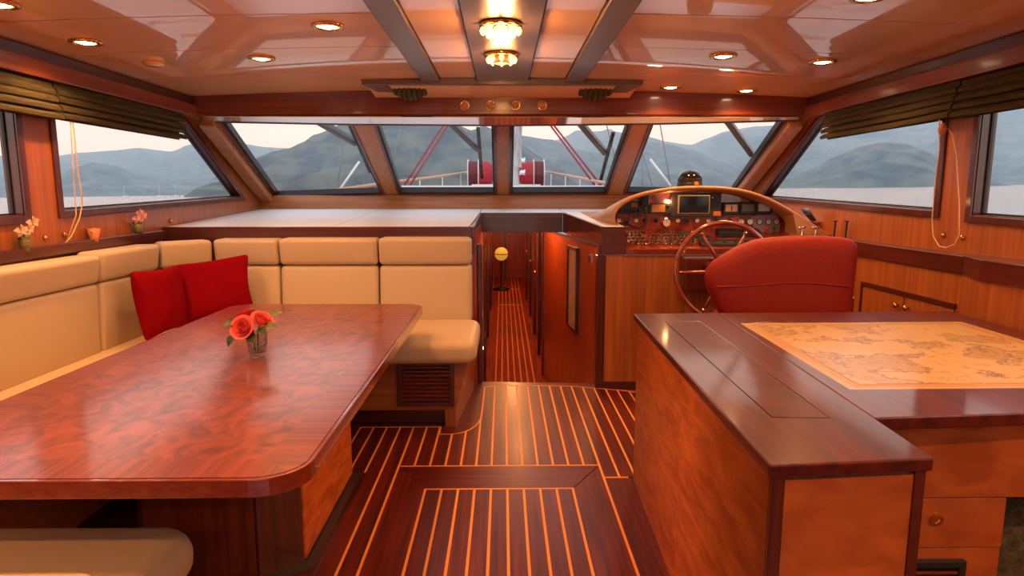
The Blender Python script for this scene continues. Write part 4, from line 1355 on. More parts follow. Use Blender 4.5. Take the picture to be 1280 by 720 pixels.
shelf_pad(1.26, 1.42, 4.56, 4.63, 0.014, 'switch_block', grey_pl)
shelf_pad(1.33, 1.47, 4.49, 4.55, 0.014, 'switch_block', grey_pl)
o = shelf_pad(1.36, 1.72, 4.37, 4.44, 0.020, 'control_pad', grey_pl)
for k in range(4):
    MB().box(1.39 + k * 0.075, 1.44 + k * 0.075, 4.385, 4.42, on_shelf_z(4.42) + 0.012, on_shelf_z(4.42) + 0.017).make('key', steel, o)
shelf_pad(1.53, 1.84, 4.54, 4.61, 0.040, 'autopilot_unit', black_m)
# engine throttles at the right end
for k, x in enumerate((2.07, 2.165)):
    o = MB().tube([(x, 4.42, 0.985), (x, 4.42, 1.115)], 0.006, 8).make('throttle_lever', chrome, hc, smooth=True)
    MB().tube([(x - 0.026, 4.42, 1.117), (x + 0.026, 4.42, 1.117)], 0.009, 10).make('grip', chrome, o, smooth=True)
MB().box(2.085, 2.16, 4.36, 4.40, 0.985, 1.045).make('throttle_head', chrome, hc, bevel=0.012)
# radio handset and its cord
hn = thing('radio_handset', 'black radio handset hooked on the dash with a looping cord', 'handset', (1.02, 4.60, 1.10))
a = atY(804.5, 240, 4.60)
b_ = atY(813, 251, 4.60)
MB().slab(rrect(0.985, 1.045, 4.585, 4.618, 0.012), 1.262, 1.338).make('body', black_m, hn, bevel=0.006)
pts = [(1.015, 4.60, 1.262), (1.02, 4.595, 1.20), (1.022, 4.59, 1.14), (1.01, 4.58, 1.112), (0.97, 4.575, 1.105), (0.92, 4.58, 1.12), (0.875, 4.60, 1.145)]
fine = []
for i in range(len(pts) - 1):
    for k in range(8):
        t = k / 8
        p = Vector(pts[i]).lerp(Vector(pts[i + 1]), t)
        an = (i * 8 + k) * 1.9
        fine.append(p + Vector((math.cos(an), math.sin(an) * 0.6, math.sin(an) * 0.5)) * 0.0045)
MB().tube(fine, 0.0062, 6).make('coiled_cord', black_m, hn, smooth=True)
# handheld on the right side shelf
ph = thing('handheld_radio', 'small black handheld radio in a cradle beside the cowl', 'radio', (2.21, 4.66, 1.18))
MB().prism([(2.16, 4.60, 1.205), (2.215, 4.60, 1.205), (2.265, 4.60, 1.150), (2.22, 4.60, 1.150)], [(2.16, 4.66, 1.245), (2.215, 4.66, 1.245), (2.27, 4.66, 1.185), (2.22, 4.66, 1.185)]).make('body', black_m, ph, bevel=0.008)
MB().prism([(2.175, 4.606, 1.232), (2.205, 4.606, 1.232), (2.225, 4.606, 1.210), (2.195, 4.606, 1.210)], [(2.175, 4.630, 1.247), (2.205, 4.630, 1.247), (2.225, 4.630, 1.224), (2.195, 4.630, 1.224)]).make('display', lcd_green, ph)
MB().box(2.17, 2.29, 4.61, 4.72, 1.085, 1.150).make('cradle', edge_m, ph, bevel=0.004)
for x, y in ((2.205, 4.24), (2.255, 4.19)):
    o = MB().tube([(x, y, 1.05), (x + 0.004, y, 1.165)], 0.0065, 8).make('lever', black_m)
    MB().box(x - 0.010, x + 0.016, y - 0.006, y + 0.006, 1.1655, 1.173).make('tip', black_m, o)
    tag(o, 'thin black upright lever on the rail beside the cowl', 'lever', 'levers on the helm side rail')

# steering wheel
WC = Vector((1.354, 3.87, 0.878))
sw = thing('steering_wheel', 'varnished wooden six-spoke steering wheel in front of the console', 'steering wheel', (WC.x, WC.y, WC.z - 0.31))
tilt = math.radians(8)


def wp(r, a, d=0.0):
    return WC + Vector((r * math.cos(a), r * math.sin(a) * math.sin(tilt) - d, r * math.sin(a) * math.cos(tilt)))


wheel_m = noisy('varnished_wheel_wood', (0.17, 0.022, 0.008), (0.30, 0.05, 0.015), (14, 14, 14), 0.25, coat=1.0, coat_rough=0.05)
MB().tube([wp(0.300, 2 * PI * k / 56) for k in range(56)], 0.0145, 10, closed=True).make('rim', wheel_m, sw, smooth=True)
for k in range(6):
    a = PI * k / 3 + 0.02
    o = MB().tube([wp(0.03, a), wp(0.16, a), wp(0.292, a)], [0.010, 0.011, 0.007], 8).make('spoke', wheel_m, sw, smooth=True)
    MB().tube([wp(0.262, a), wp(0.275, a)], 0.0118, 10).make('collar', brass, o, smooth=True)
MB().lathe([(0.0, -0.03), (0.035, -0.025), (0.05, 0.0), (0.035, 0.03), (0.03, 0.325)], tuple(WC), 'Y', 18).make('hub', wheel_m, sw, smooth=True)
hbx = MB().box(1.20, 1.50, 4.20, 4.315, 0.70, 0.93).make('wheel_mount', mahog_z, bh, bevel=0.01)

# compass dome on the cowl
cpd = thing('compass_dome', 'black domed compass standing on top of the helm cowl', 'compass', (1.44, 5.0, 1.36))
MB().lathe([(0.095, 0.0), (0.095, 0.07), (0.090, 0.085)], (1.44, 4.98, 1.355), 'Z', 24).make('base', black_m, cpd, smooth=True)
MB().lathe([(0.094, 0.086), (0.090, 0.115), (0.072, 0.150), (0.042, 0.170), (0.0, 0.177)], (1.44, 4.98, 1.355), 'Z', 24).make('dome', plain('smoked_dome', (0.01, 0.01, 0.01), 0.08), cpd, smooth=True)
MB().box(1.45, 1.475, 4.878, 4.888, 1.415, 1.440).make('lamp_window', orange_pl, cpd)

# ================================================================== BLINDS AND CORDS
def roman(s, y0, y1, z_top, label, step_front=True, cordside=None):
    t = thing('roman_blind', label, 'blind', (s * 2.25, (y0 + y1) / 2, z_top - 0.2), 'olive roman blinds')
    MB().box(min(s * 2.255, s * 2.285), max(s * 2.255, s * 2.285), y0, y1, z_top - 0.022, z_top).make('headrail', blind_m, t)
    MB().box(min(s * 2.283, s * 2.288), max(s * 2.283, s * 2.288), y0, y1, z_top - 0.178, z_top - 0.022).make('added_backing', blind_m, t)  # cloth sheet added behind the folds to stop light streaking through
    n = 4
    for k in range(n):
        zt = z_top - 0.020 - 0.040 * k
        d0 = 0.026 + 0.010 * k
        ya, yb = y0, y1 - (0.016 * k if step_front else 0)
        prof = [(2.282, zt), (2.262 - d0 * 0.5, zt - 0.004), (2.262 - d0, zt - 0.022), (2.264 - d0, zt - 0.036), (2.268 - d0, zt - 0.041), (2.275 - d0 * 0.6, zt - 0.030), (2.283, zt - 0.020)]
        rows = []
        m = 14
        for i in range(m + 1):
            y = ya + (yb - ya) * i / m
            sag = 0.006 * noise.noise((y * 2.3 + k, k * 3.1, s))
            rows.append([(s * x, y, z + sag) for x, z in prof])
        b = MB().grid(rows, True)
        b.f.append(tuple(range(len(prof))))
        b.f.append(tuple(range(m * len(prof), (m + 1) * len(prof))))
        b.make('fold', blind_m, t, smooth=False)
    return t


b1 = roman(-1, 3.36, 4.66, 1.903, 'olive roman blind gathered above the slanted window on the settee side')
b2 = roman(-1, 1.35, 3.345, 1.898, 'olive roman blind gathered above the square window on the settee side', False)
b3 = roman(1, 3.24, 4.58, 1.903, 'olive roman blind gathered above the slanted window on the helm side')
b4 = roman(1, 1.35, 3.225, 1.898, 'olive roman blind gathered above the square window on the helm side', False)
MB().tube([(-2.225, 3.415, 1.72), (-2.235, 3.412, 1.45), (-2.245, 3.418, 1.24), (-2.27, 3.36, 1.10)], 0.003, 6).make('cord', cord_m, b1, smooth=True)
MB().tube([(-2.225, 3.435, 1.72), (-2.24, 3.455, 1.50), (-2.24, 3.47, 1.30), (-2.25, 3.45, 1.22), (-2.262, 3.39, 1.13), (-2.27, 3.33, 1.085)], 0.0035, 6).make('cord', cord_m, b1, smooth=True)
cl = MB().slab(rrect(-2.298, -2.272, 3.17, 3.31, 0.010), 1.062, 1.082).make('cord_cleat', plain('amber_wood', (0.62, 0.22, 0.03), 0.4), smooth=False, bevel=0.004)
tag(cl, 'small amber wooden cleat on the settee side wall holding the blind cord', 'cleat')
loop = [(2.20, 3.285, 1.72), (2.225, 3.30, 1.58), (2.24, 3.33, 1.40), (2.245, 3.335, 1.22), (2.25, 3.32, 1.13), (2.25, 3.27, 1.082), (2.25, 3.215, 1.078), (2.25, 3.155, 1.10), (2.25, 3.13, 1.15), (2.245, 3.145, 1.30), (2.235, 3.19, 1.55), (2.225, 3.215, 1.64), (2.22, 3.25, 1.675)]
MB().tube(loop, 0.0032, 6).make('cord', cord_m, b3, smooth=True)
MB().lathe([(0.0, -0.030), (0.014, -0.024), (0.020, -0.005), (0.017, 0.014), (0.006, 0.028), (0.0, 0.030)], (2.205, 3.262, 1.672), 'Z', 14).make('cord_toggle', pot_terra, b3, smooth=True)
for s, (ya, yb) in ((-1, (3.70, 4.42)), (-1, (1.7, 3.0)), (1, (3.6, 4.3))):
    pass
# little brass buttons on the side walls
for px, py, X_ in ((56, 297, -2.298), (80, 293, -2.298), (213, 276, -2.298), (1180, 294, 2.298), (1204, 297, 2.298)):
    p = atX(px, py, X_)
    o = MB().lathe([(0.014, 0.0), (0.012, 0.008), (0.006, 0.014), (0.0, 0.015)], (X_, p[1], p[2]), 'X', 12, 1 if X_ < 0 else -1).make('wall_stud', brass, smooth=True)
    sd_ = 'settee' if X_ < 0 else 'helm'
    tag(o, 'tiny brass stud on the ' + sd_ + ' side wall below the windows', 'stud', 'brass studs on the ' + sd_ + ' side wall')

# olive gathered cloths in the ceiling recess
for s in (-1, 1):
    m = MB()
    c = thing('gathered_blind', 'bunched olive cloth hanging in the ceiling recess on the ' + ('settee' if s < 0 else 'helm') + ' side', 'blind', (s * 0.66, 4.73, 2.03))
    for k in range(7):
        x = s * (0.545 + 0.034 * k)
        dz = 0.048 * math.sin(PI * (k + 0.8) / 7.6)
        MB().tube([(x, 4.60, 2.098), (x + s * 0.01, 4.66, 2.085 - dz), (x + s * 0.012, 4.74, 2.078 - dz * 1.15), (x + s * 0.006, 4.80, 2.090 - dz * 0.3)], [0.012, 0.019, 0.019, 0.012], 8).make('pleat', blind_m, c, smooth=True)

# ================================================================== WALL VASES
def wall_pot(label, y, z0, r0, r1, h, mat, flowers, square=False):
    x = -2.262
    t = thing('wall_vase', label, 'vase', (x, y, z0))
    MB().lathe([(0.0, 0.0), (r0, 0.0), (r0 * 1.05, h * 0.2), (r1, h), (r1 * 0.88, h), (r0 * 0.8, h * 0.3), (0.0, h * 0.25)], (x, y, z0), 'Z', 6 if square else 16).make('pot', mat, t, smooth=not square)
    for (dy, dz, m_, R) in flowers:
        c = Vector((x + 0.008, y + dy, z0 + h + dz))
        MB().tube([(x, y, z0 + h * 0.5), c], 0.0022, 5).make('stem', stem_m, t)
        for k in range(5):
            MB().grid(leaf(c, (math.cos(k * 1.257) * 0.5 + 0.35, math.cos(k * 1.257 + 0.6), math.sin(k * 1.257 + 0.6)), (1, 0, 0.2), R, R * 0.75)).make('petal', m_, t, smooth=True)
    return t


wall_pot('green striped wall vase with ivory orchids beside the square window', 3.055, 1.075, 0.020, 0.028, 0.085, pot_green, [(-0.03, 0.02, petal_w, 0.034), (0.02, 0.025, petal_w, 0.03), (0.05, 0.055, petal_w, 0.034), (0.0, 0.0, petal_w, 0.025)])
wall_pot('flared terracotta wall vase with red decoration under the slanted window', 3.575, 1.085, 0.020, 0.033, 0.075, pot_terra, [(0.01, -0.02, petal_c, 0.028), (0.02, -0.045, petal_r, 0.022), (-0.012, -0.012, petal_w, 0.024)])
wall_pot('green striped wall vase with pink blossoms nearest the windscreen', 4.01, 1.10, 0.022, 0.029, 0.078, pot_green, [(-0.03, 0.02, petal_p, 0.034), (0.01, 0.055, petal_p, 0.03), (0.04, 0.035, petal_p, 0.034), (0.0, 0.005, petal_p, 0.03)])

# ================================================================== LAMPS
def downlight(px, py, first=None, pos=None, power=22):
    if pos is None:
        p = atZ(px, py, 2.07)
        x, y = p[0], p[1]
    else:
        x, y = pos
    z = camber(x)
    if first is None:
        t = thing('ceiling_downlight', 'round brass rimmed downlight glowing in the peach ceiling', 'lamp', (x, y, z), 'ceiling downlights')
        MB().lathe([(0.074, 0.001), (0.072, -0.008), (0.056, -0.013), (0.052, -0.004), (0.052, 0.001)], (x, y, z), 'Z', 28).make('rim', brass, t, smooth=True)
        MB().lathe([(0.0, -0.0125), (0.026, -0.0115), (0.040, -0.007), (0.0505, -0.001)], (x, y, z), 'Z', 24).make('lens', bulb_m, t, smooth=True)
    else:
        t = copy_tree(first, None, (x, y, z))
    lamp('downlight_beam', 'SPOT', (x, y, z - 0.02), power, 0.035, WARM, t, 150, 0.7)
    return t


d0 = downlight(107, 50)
d0['label'] = 'glowing round downlight closest to the settee side cornice'
spots = [('glowing round downlight beside the grey beam on the settee side', atZ(410, 40, 2.07), 22), ('glowing round downlight midway between grey beam and settee side cornice', atZ(327, 76, 2.07), 22),
         ('glowing round downlight on the helm side, behind the red chair toward the beam', atZ(904, 74, 2.07), 22), ('glowing round downlight on the helm side closest to the cornice', atZ(1028, 77, 2.07), 22),
         ('glowing round downlight next to the header over the dash', atZ(838, 112, 2.07), 22), ('glowing round downlight next to the header, toward the helm side corner', atZ(933, 113, 2.07), 22),
         ('glowing round downlight over the aft square window on the settee side', atZ(-3, 6, 2.06), 30),
         ('glowing round downlight above the chart desk', atZ(1088, 0, 2.07), 22)]
spots += [('glowing round downlight added in the unseen aft part of the ceiling', (x, y), 40) for x, y in ((0.9, 1.2), (1.9, 1.7))]
spots += [('glowing round downlight added in the unseen aft part of the ceiling', (x, y), 75) for x, y in ((-0.9, 1.3), (-1.9, 0.2), (1.9, 0.2), (-1.0, -1.2), (1.0, -1.2))]  # unseen downlights added and powered up to light the near cabin
for lab, a, pw in spots:
    q = d0.copy()
    COL.objects.link(q)
    loc = (a[0], a[1], camber(a[0]))
    q.location = loc
    q['label'] = lab
    ORG[q.name] = loc
    for chd in list(d0.children):
        if chd.type == 'MESH':
            c2 = chd.copy()
            COL.objects.link(c2)
            c2.parent = q
    lamp('downlight_beam', 'SPOT', (loc[0], loc[1], loc[2] - 0.02), pw, 0.035, WARM, q, 150, 0.7)

# glass-crown lights on the centre strip
def crown(px, py, label, drum):
    p = atZ(px, py, 2.05)
    x, y, z = p[0], p[1], 2.085
    t = thing('crystal_ceiling_light', label, 'lamp', (x, y, z - 0.06))
    MB().lathe([(0.092, 0.0), (0.094, -0.010), (0.03, -0.014)], (x, y, z), 'Z', 24).make('base_plate', brass, t, smooth=True)
    if drum:
        MB().lathe([(0.045, -0.016), (0.045, -0.05), (0.0, -0.052)], (x, y, z), 'Z', 20).make('housing', lens_off, t, smooth=True)
    R = 0.100 if not drum else 0.088
    for k in range(8):
        a = 2 * PI * k / 8
        cx, cy = x + R * 0.78 * math.cos(a), y + R * 0.78 * math.sin(a)
        MB().lathe([(0.0, -0.052), (0.010, -0.045), (0.015, -0.030), (0.008, -0.014)], (cx, cy, z), 'Z', 8).make('crystal', cryst_m, t)
    for k in range(3):
        cx = x - 0.045 + 0.045 * k
        MB().lathe([(0.0, -0.046), (0.009, -0.040), (0.011, -0.028), (0.006, -0.016)], (cx, y, z), 'Z', 10).make('bulb', crown_m, t, smooth=True)
    lamp('crystal_light_glow', 'POINT', (x, y, z - 0.09), 6, 0.05, WARM, t)
    return t


crown(626, 40, 'glowing crystal cluster light on the grey ceiling strip, farther from the header', False)
crown(627, 76, 'glowing crystal light with a round housing on the grey strip, nearer the header', True)
# unlit round lenses in the header
for px in (581, 613, 645, 678):
    p = atY(px, 132, 4.85)
    t = thing('header_spot', 'small round brass spot set in the header above the windscreen', 'lamp', (p[0], 4.85, p[2] - 0.03), 'four header spots')
    MB().lathe([(0.036, 0.0005), (0.036, 0.010), (0.026, 0.014), (0.024, 0.004)], (p[0], 4.8495, p[2]), 'Y', 20, -1).make('rim', brass, t, smooth=True)
    MB().lathe([(0.025, 0.004), (0.018, 0.012), (0.0, 0.016)], (p[0], 4.8495, p[2]), 'Y', 16, -1).make('lens', lens_off, t, smooth=True)
# smoke detector
p = atZ(192, 79, 2.06)
sd = MB().lathe([(0.055, 0.0), (0.055, -0.012), (0.045, -0.022), (0.0, -0.024)], (p[0], p[1], camber(p[0]) + 0.001), 'Z', 24).make('smoke_detector', ceil_m, smooth=True)
tag(sd, 'flat round peach detector on the ceiling near the settee side cornice', 'detector')

# ================================================================== OUTSIDE: DECK
dk = thing('foredeck', 'white raised foredeck seen through the windscreen', 'deck', (0, 12, 1.2))
MB().slab([(-1.15, 7.2), (1.15, 7.2), (1.25, 13.0), (-1.25, 13.0)], 1.206, 1.438).make('coach_roof', white_gel, dk, bevel=0.02)
MB().slab([(-3.1, 6.6), (3.1, 6.6), (3.0, 9.0), (2.5, 13.0), (1.5, 17.5), (0.0, 20.5), (-1.5, 17.5), (-2.5, 13.0), (-3.0, 9.0)], 1.172, 1.205).make('deck_planking', plain('teak_deck', (0.42, 0.33, 0.26), 0.7), dk)
MB().box(-0.75, 0.60, 13.2, 15.2, 1.206, 1.50).make('hatch', white_gel, dk, bevel=0.03)
for s in (-1, 1):
    pts = [(s * 3.0, 9.0), (s * 2.5, 13.0), (s * 1.5, 17.5), (0, 20.5)]
    for a, b in zip(pts[:-1], pts[1:]):
        MB().bar((a[0], a[1], 1.28), (b[0], b[1], 1.30), 0.08, 0.22).make('bulwark', white_gel, dk)


def pt(px, py, Y):
    return atY(px, py, Y)


for s, lab, pix in ((-1, 'settee', ((397, 241, 8.6), (478, 229.5, 10.4), (545, 221, 12.8), (590, 214.5, 15.5))), (1, 'helm', ((812, 238, 8.6), (752, 228, 10.6), (713, 220, 12.8), (678, 214, 15.5)))):
    P = [pt(*q) for q in pix]
    t = thing('deck_rail', 'varnished handrail on steel stanchions along the foredeck, ' + lab + ' side', 'railing', (P[1][0], P[1][1], 1.2))
    MB().tube(P, 0.026, 8).make('handrail', rail_wood, t, smooth=True)
    for i in range(len(P) - 1):
        for k in (0.15, 0.65):
            q = Vector(P[i]).lerp(Vector(P[i + 1]), k)
            MB().tube([q, (q.x, q.y, 1.207)], 0.014, 6).make('stanchion', steel, t)
    low = [(p[0], p[1], 1.2 + (p[2] - 1.2) * 0.5) for p in P]
    MB().tube(low, 0.010, 6).make('guard_wire', steel, t)
# mast with furled canvas
mp_ = pt(641, 200, 14.0)
ms = thing('mast', 'tall mast wrapped in grey canvas ahead of the centre windscreen post', 'mast', (mp_[0] - 0.02, 14.0, 1.2))
mx = mp_[0] - 0.02
MB().lathe([(0.15, 0.30), (0.15, 10.0), (0.10, 11.0)], (mx, 14.0, 1.2), 'Z', 16).make('spar', white_gel, ms, smooth=True)
rows = []
for i in range(30):
    z = 1.9 + i * 0.3
    rows.append([(mx + (0.21 + 0.03 * noise.noise((k, i * 0.9, 1))) * math.cos(2 * PI * k / 14), 13.9 + 0.2 * math.sin(2 * PI * k / 14), z) for k in range(14)])
MB().grid(rows, True).make('furled_cover', mast_m, ms, smooth=True)
for zz in (2.05, 1.80):
    o = MB().lathe([(0.07, 0.0), (0.05, 0.03), (0.05, 0.09), (0.07, 0.12)], (mx + 0.16, 13.9, zz), 'X', 14).make('winch', chrome, ms, smooth=True)


# red bundles on the foredeck beside the mast
def bundle(px, label, s):
    c = pt(px, 217, 14.6)
    t = thing('sail_bag', label, 'sail bag', (c[0], c[1], 1.5))
    R = 0.27
    MB().lathe([(0.0, -0.26), (R * 0.45, -0.245), (R * 0.8, -0.19), (R, -0.08), (R, 0.08), (R * 0.8, 0.19), (R * 0.45, 0.245), (0.0, 0.26)], (c[0], c[1], c[2]), 'X', 18).make('cover', red_canvas, t, smooth=True)
    MB().lathe([(R * 1.0, -0.10), (R * 1.03, 0.0), (R * 1.0, 0.10)], (c[0] + s * 0.22, c[1], c[2]), 'X', 18).make('band', maroon_canvas, t, smooth=True)
    for d in (-0.05, 0.18):
        x = c[0] + s * (0.15 + d)
        MB().tube([(x, c[1] - 0.33, 1.503), (x, c[1] - 0.34, c[2] + 0.16), (x, c[1] - 0.15, c[2] + 0.30), (x, c[1] + 0.2, c[2] + 0.30)], 0.011, 8).make('hoop', white_gel, t, smooth=True)
    MB().box(c[0] - 0.25, c[0] + 0.25, c[1] - 0.25, c[1] + 0.25, 1.503, c[2] - 0.24).make('cradle', white_gel, t)
    return t


bundle(604, 'red canvas bundle in a white hoop cradle, settee side of the mast', -1)
bundle(661, 'red canvas bundle in a white hoop cradle, helm side of the mast', 1)

# ropes, wires and pole
def rope(name, label, pts, r, mat, cat, grp=None):
    o = MB().tube(pts, r, 6).make(name, mat, smooth=True)
    return tag(o, label, cat, grp)


def ext(a, b, Ya, Yb, up=0.7):
    A_, B_ = Vector(pt(*a, Ya)), Vector(pt(*b, Yb))
    return [A_, B_, B_ + (B_ - A_) * up]


for dx in (0, 6):
    rope('halyard', 'taut maroon rope rising from the deck toward the mast, settee side', ext((500 + dx * 1.2, 240), (555 + dx, 155), 11.0, 12.5), 0.018, red_rope, 'rope', 'maroon ropes on the settee side')
    rope('halyard', 'taut maroon rope rising from the deck toward the mast, helm side', ext((757 - dx * 1.3, 239), (691 - dx * 0.7, 155), 11.0, 12.5), 0.018, red_rope, 'rope', 'maroon ropes on the helm side')
for a, b in (((421, 238), (433, 155)), ((491, 205), (501, 155)), ((455, 235), (455, 160))):
    rope('rigging_wire', 'thin grey rigging wire ahead of the windscreen, settee side', ext(a, b, 10.5, 11.0), 0.010, wire_m, 'wire', 'rigging wires on the settee side')
for a, b in (((838, 230), (825, 155)), ((803, 232), (803, 185)), ((815, 232), (803, 190)), ((768, 195), (758, 155))):
    rope('rigging_wire', 'thin grey rigging wire ahead of the windscreen, helm side', ext(a, b, 10.5, 11.0), 0.010, wire_m, 'wire', 'rigging wires on the helm side')
rope('boat_pole', 'white pole leaning over the rail on the settee side', [pt(424, 238, 9.5), pt(449, 202, 9.7)], 0.018, white_gel, 'pole')
rope('boat_pole', 'white pole leaning over the rail on the helm side', [pt(838, 232, 9.5), pt(813, 199, 9.7)], 0.018, white_gel, 'pole')


# windscreen wipers outside the glass
def wsp(px, py, d):
    r = ray(px, py)
    n = Vector((0, wn_.x, wn_.y))
    o = Vector((0, WB.x, WB.y)) + Vector((0, wd.y, -wd.x)) * d
    nn = Vector((0, wd.y, -wd.x))
    r = Vector(r)
    t = (o - Vector((0, 0, EYE))).dot(nn) / r.dot(nn)
    return Vector((0, 0, EYE)) + r * t


for lab, arm, bl in (('settee side pane', ((378, 140), (446, 179)), ((437, 155), (463, 215))), ('pane settee side of the centre post', ((553, 143), (599, 187)), ((597.5, 160), (602.5, 222))),
                     ('pane helm side of the centre post', ((716, 143), (757, 191)), ((766.5, 166), (751, 224))), ('pane above the helm', ((900, 138), (940, 193)), ((966, 176), (921, 230)))):
    t = thing('windscreen_wiper', 'grey arm windscreen wiper with black blade on the ' + lab, 'wiper', tuple(wsp(*arm[1], 0.12)))
    MB().bar(wsp(*arm[0], 0.13), wsp(*arm[1], 0.10), 0.055, 0.05, (1, 0, 0)).make('arm', arm_m, t, bevel=0.01)
    MB().bar(wsp(*bl[0], 0.095), wsp(*bl[1], 0.095), 0.020, 0.030, (1, 0, 0)).make('blade', black_m, t)
    m_ = ((bl[0][0] + bl[1][0]) / 2, (bl[0][1] + bl[1][1]) / 2)
    MB().bar(wsp(*arm[1], 0.11), wsp(*m_, 0.11), 0.014, 0.014, (1, 0, 0)).make('link', steel, t)

# ================================================================== SEA, HILLS, HAZE
def sea_z(x, y):
    return -2.05 + 0.0125 * x + 0.0056 * y


far = 9000
sea = MB().add([(-far, -3000, sea_z(-far, -3000)), (far, -3000, sea_z(far, -3000)), (far, 6500, sea_z(far, 6500)), (-far, 6500, sea_z(-far, 6500))], [(0, 1, 2, 3)]).make('sea', sea_m)
struct(sea, 'calm pale sea at dusk around the boat', 'sea')


def hills(name, label, D, prof, foot=0.72, seed=0, extend=None):
    """wooded ridge: pixel skyline at distance D with a foot on the shoreline"""
    pr = []
    for x, y in prof:
        az = math.atan((x - 629) / FPX)
        pr.append((az, (242 - y) / FPX * math.cos(az)))
    if extend:
        pr = [(math.radians(a), e_) for a, e_ in extend[0]] + pr + [(math.radians(a), e_) for a, e_ in extend[1]]
    N = max(60, int((pr[-1][0] - pr[0][0]) / math.radians(0.13)))
    rows = []
    M = 14
    cols = []
    for i in range(N + 1):
        az = pr[0][0] + (pr[-1][0] - pr[0][0]) * i / N
        j = 0
        while j < len(pr) - 2 and az > pr[j + 1][0]:
            j += 1
        t = (az - pr[j][0]) / (pr[j + 1][0] - pr[j][0])
        t = t * t * (3 - 2 * t) * 0.5 + t * 0.5
        el = pr[j][1] + (pr[j + 1][1] - pr[j][1]) * t
        sx, cy = math.sin(az), math.cos(az)
        zr = EYE + D * el
        col = []
        for m in range(M + 1):
            u = m / M
            if u <= 0.8:
                v = u / 0.8
                r = D * (foot + (1 - foot) * v)
                x, y = r * sx, r * cy
                zs = sea_z(x, y) - 1.0
                h = v ** 0.8
                z = zs + (zr - zs) * h
                bumpy = noise.fractal((x / D * 16 + seed, y / D * 16, v * 2.2), 0.9, 2.1, 5)
                amp = max(0, zr - zs)
                z += bumpy * amp * 0.22 * math.sin(PI * min(1, v)) ** 0.8
                if v == 1:
                    z = zr + D * (0.0040 * noise.noise((az * 55 + seed, 0, 0)) + 0.0030 * noise.noise((az * 160 + seed, 0, 0)) + 0.0026 * abs(noise.noise((az * 420, seed, 0))))
                if m == 0:
                    z = zs
            else:
                v = (u - 0.8) / 0.2
                r = D * (1 + 0.3 * v)
                x, y = r * sx, r * cy
                z = zr * (1 - v) + (sea_z(x, y) - 2) * v
            col.append((x, y, z))
        cols.append(col)
    o = MB().grid(cols).make(name, hill_m, smooth=True)
    struct(o, label, 'hill')
    return o


hills('far_ridge', 'pale blue far mountain ridge across the water', 4600,
      [(-260, 196), (-100, 190), (0, 198), (25, 196), (82, 197), (120, 192), (150, 190), (190, 187), (225, 191), (250, 183), (300, 180), (340, 186), (370, 187), (430, 190), (600, 185), (690, 178), (720, 168), (760, 165), (800, 171), (830, 178), (860, 182), (880, 175), (900, 167), (940, 160), (985, 158), (1030, 164), (1080, 160), (1130, 152), (1180, 145), (1230, 140), (1280, 132), (1420, 128), (1600, 150)],
      0.6, 1, ([(-110, 0.03), (-75, 0.05), (-60, 0.05)], [(65, 0.06), (85, 0.05), (110, 0.03)]))
hills('middle_hill', 'blue-green wooded hill across the water beyond the settee side windows', 2600, [(-160, 226), (-60, 215), (20, 222), (60, 226), (82, 222), (105, 211), (130, 204), (155, 208), (190, 219), (225, 228), (262, 224), (300, 214), (330, 222), (360, 240)], 0.75, 5)
hills('middle_hill', 'blue-green wooded hill ahead behind the centre windscreen post', 2400, [(560, 236), (590, 190), (625, 172), (650, 172), (690, 176), (720, 188), (745, 192), (770, 186), (800, 178), (830, 181), (860, 188), (900, 203), (935, 218), (975, 234)], 0.75, 9)
hills('middle_hill', 'hazy wooded hill behind the helm side cone hill', 3300, [(900, 226), (985, 190), (1040, 174), (1090, 165), (1130, 166), (1180, 173), (1230, 186), (1290, 190), (1400, 205), (1600, 215)], 0.7, 15)
hills('near_hill', 'green wooded cone hill across the water beyond the helm side window', 1500, [(945, 234), (985, 222), (1010, 212), (1040, 197), (1070, 184), (1095, 179), (1130, 181), (1150, 189), (1180, 203), (1215, 221), (1262, 232)], 0.8, 21)
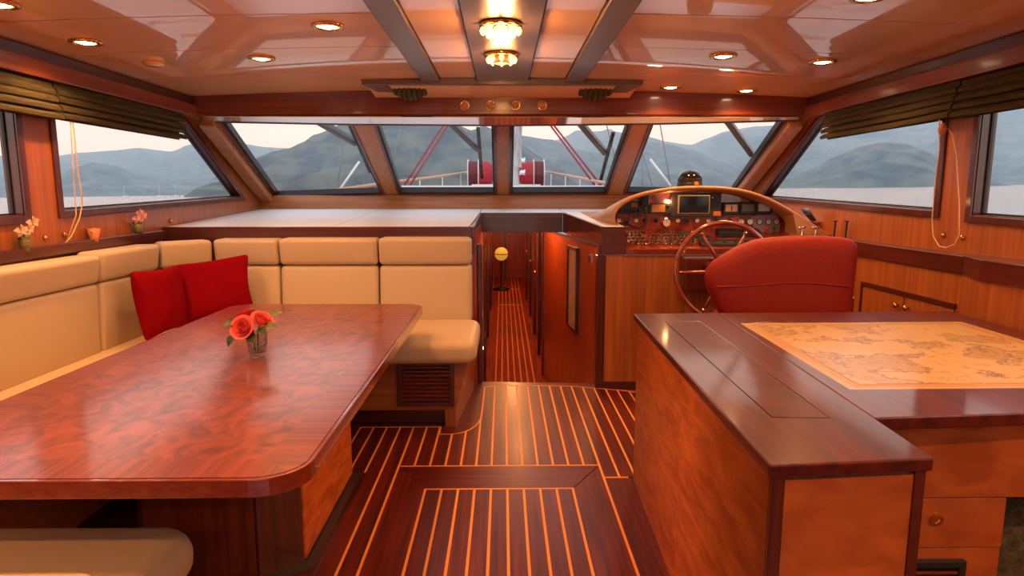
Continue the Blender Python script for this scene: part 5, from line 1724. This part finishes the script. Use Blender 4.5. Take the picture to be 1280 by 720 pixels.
hills('near_hill', 'large green wooded hill ahead of the settee side windscreen panes', 1200, [(296, 243), (318, 208), (332, 197), (350, 191), (368, 187), (385, 179), (400, 170), (440, 156), (480, 149), (530, 147), (565, 153), (590, 165), (606, 160), (640, 176), (690, 205), (735, 239)], 0.72, 27)
hills('headland', 'low dark wooded headland at the water edge by the settee side window', 800, [(237, 244.5), (255, 234), (275, 228), (305, 221), (330, 224), (372, 243)], 0.85, 33)

# far white yachts along the shore
for px, r, hm in ((4, 700, 14), (165, 760, 12), (208, 720, 13), (227, 780, 14), (349, 640, 10)):
    az = math.atan((px - 629) / FPX)
    x, y = r * math.sin(az), r * math.cos(az)
    z = sea_z(x, y)
    t = thing('far_yacht', 'tiny white sailing yacht moored along the far shore', 'boat', (x, y, z), 'moored yachts on the far shore')
    MB().prism([(x - 5, y, z - 0.2), (x - 3, y - 1.5, z - 0.2), (x + 4, y - 1.5, z - 0.2), (x + 4, y + 1.5, z - 0.2), (x - 3, y + 1.5, z - 0.2)], [(x - 6.5, y, z + 1.4), (x - 3, y - 1.8, z + 1.3), (x + 4.5, y - 1.8, z + 1.2), (x + 4.5, y + 1.8, z + 1.2), (x - 3, y + 1.8, z + 1.3)]).make('hull', white_gel, t)
    MB().box(x - 2, x + 2.5, y - 1, y + 1, z + 1.2, z + 2.0).make('cabin', white_gel, t)
    MB().tube([(x - 0.5, y, z + 1.2), (x - 0.5, y, z + hm)], 0.12, 6).make('mast', white_gel, t)

# evening haze over the bay
hm, ht, hbn = newmat('evening_haze')
ht.nodes.remove(hbn)
vs = ht.nodes.new('ShaderNodeVolumeScatter')
vs.inputs['Color'].default_value = (0.46, 0.72, 1.0, 1)
vs.inputs['Density'].default_value = 0.00028
vs.inputs['Anisotropy'].default_value = 0.0
ht.links.new(vs.outputs[0], ht.nodes['Material Output'].inputs['Volume'])
hz = MB().box(-7500, 7500, 70, 6400, -80, 700).make('haze', hm)
hz['kind'] = 'stuff'
tag(hz, 'thin blue evening haze over the bay', 'haze')
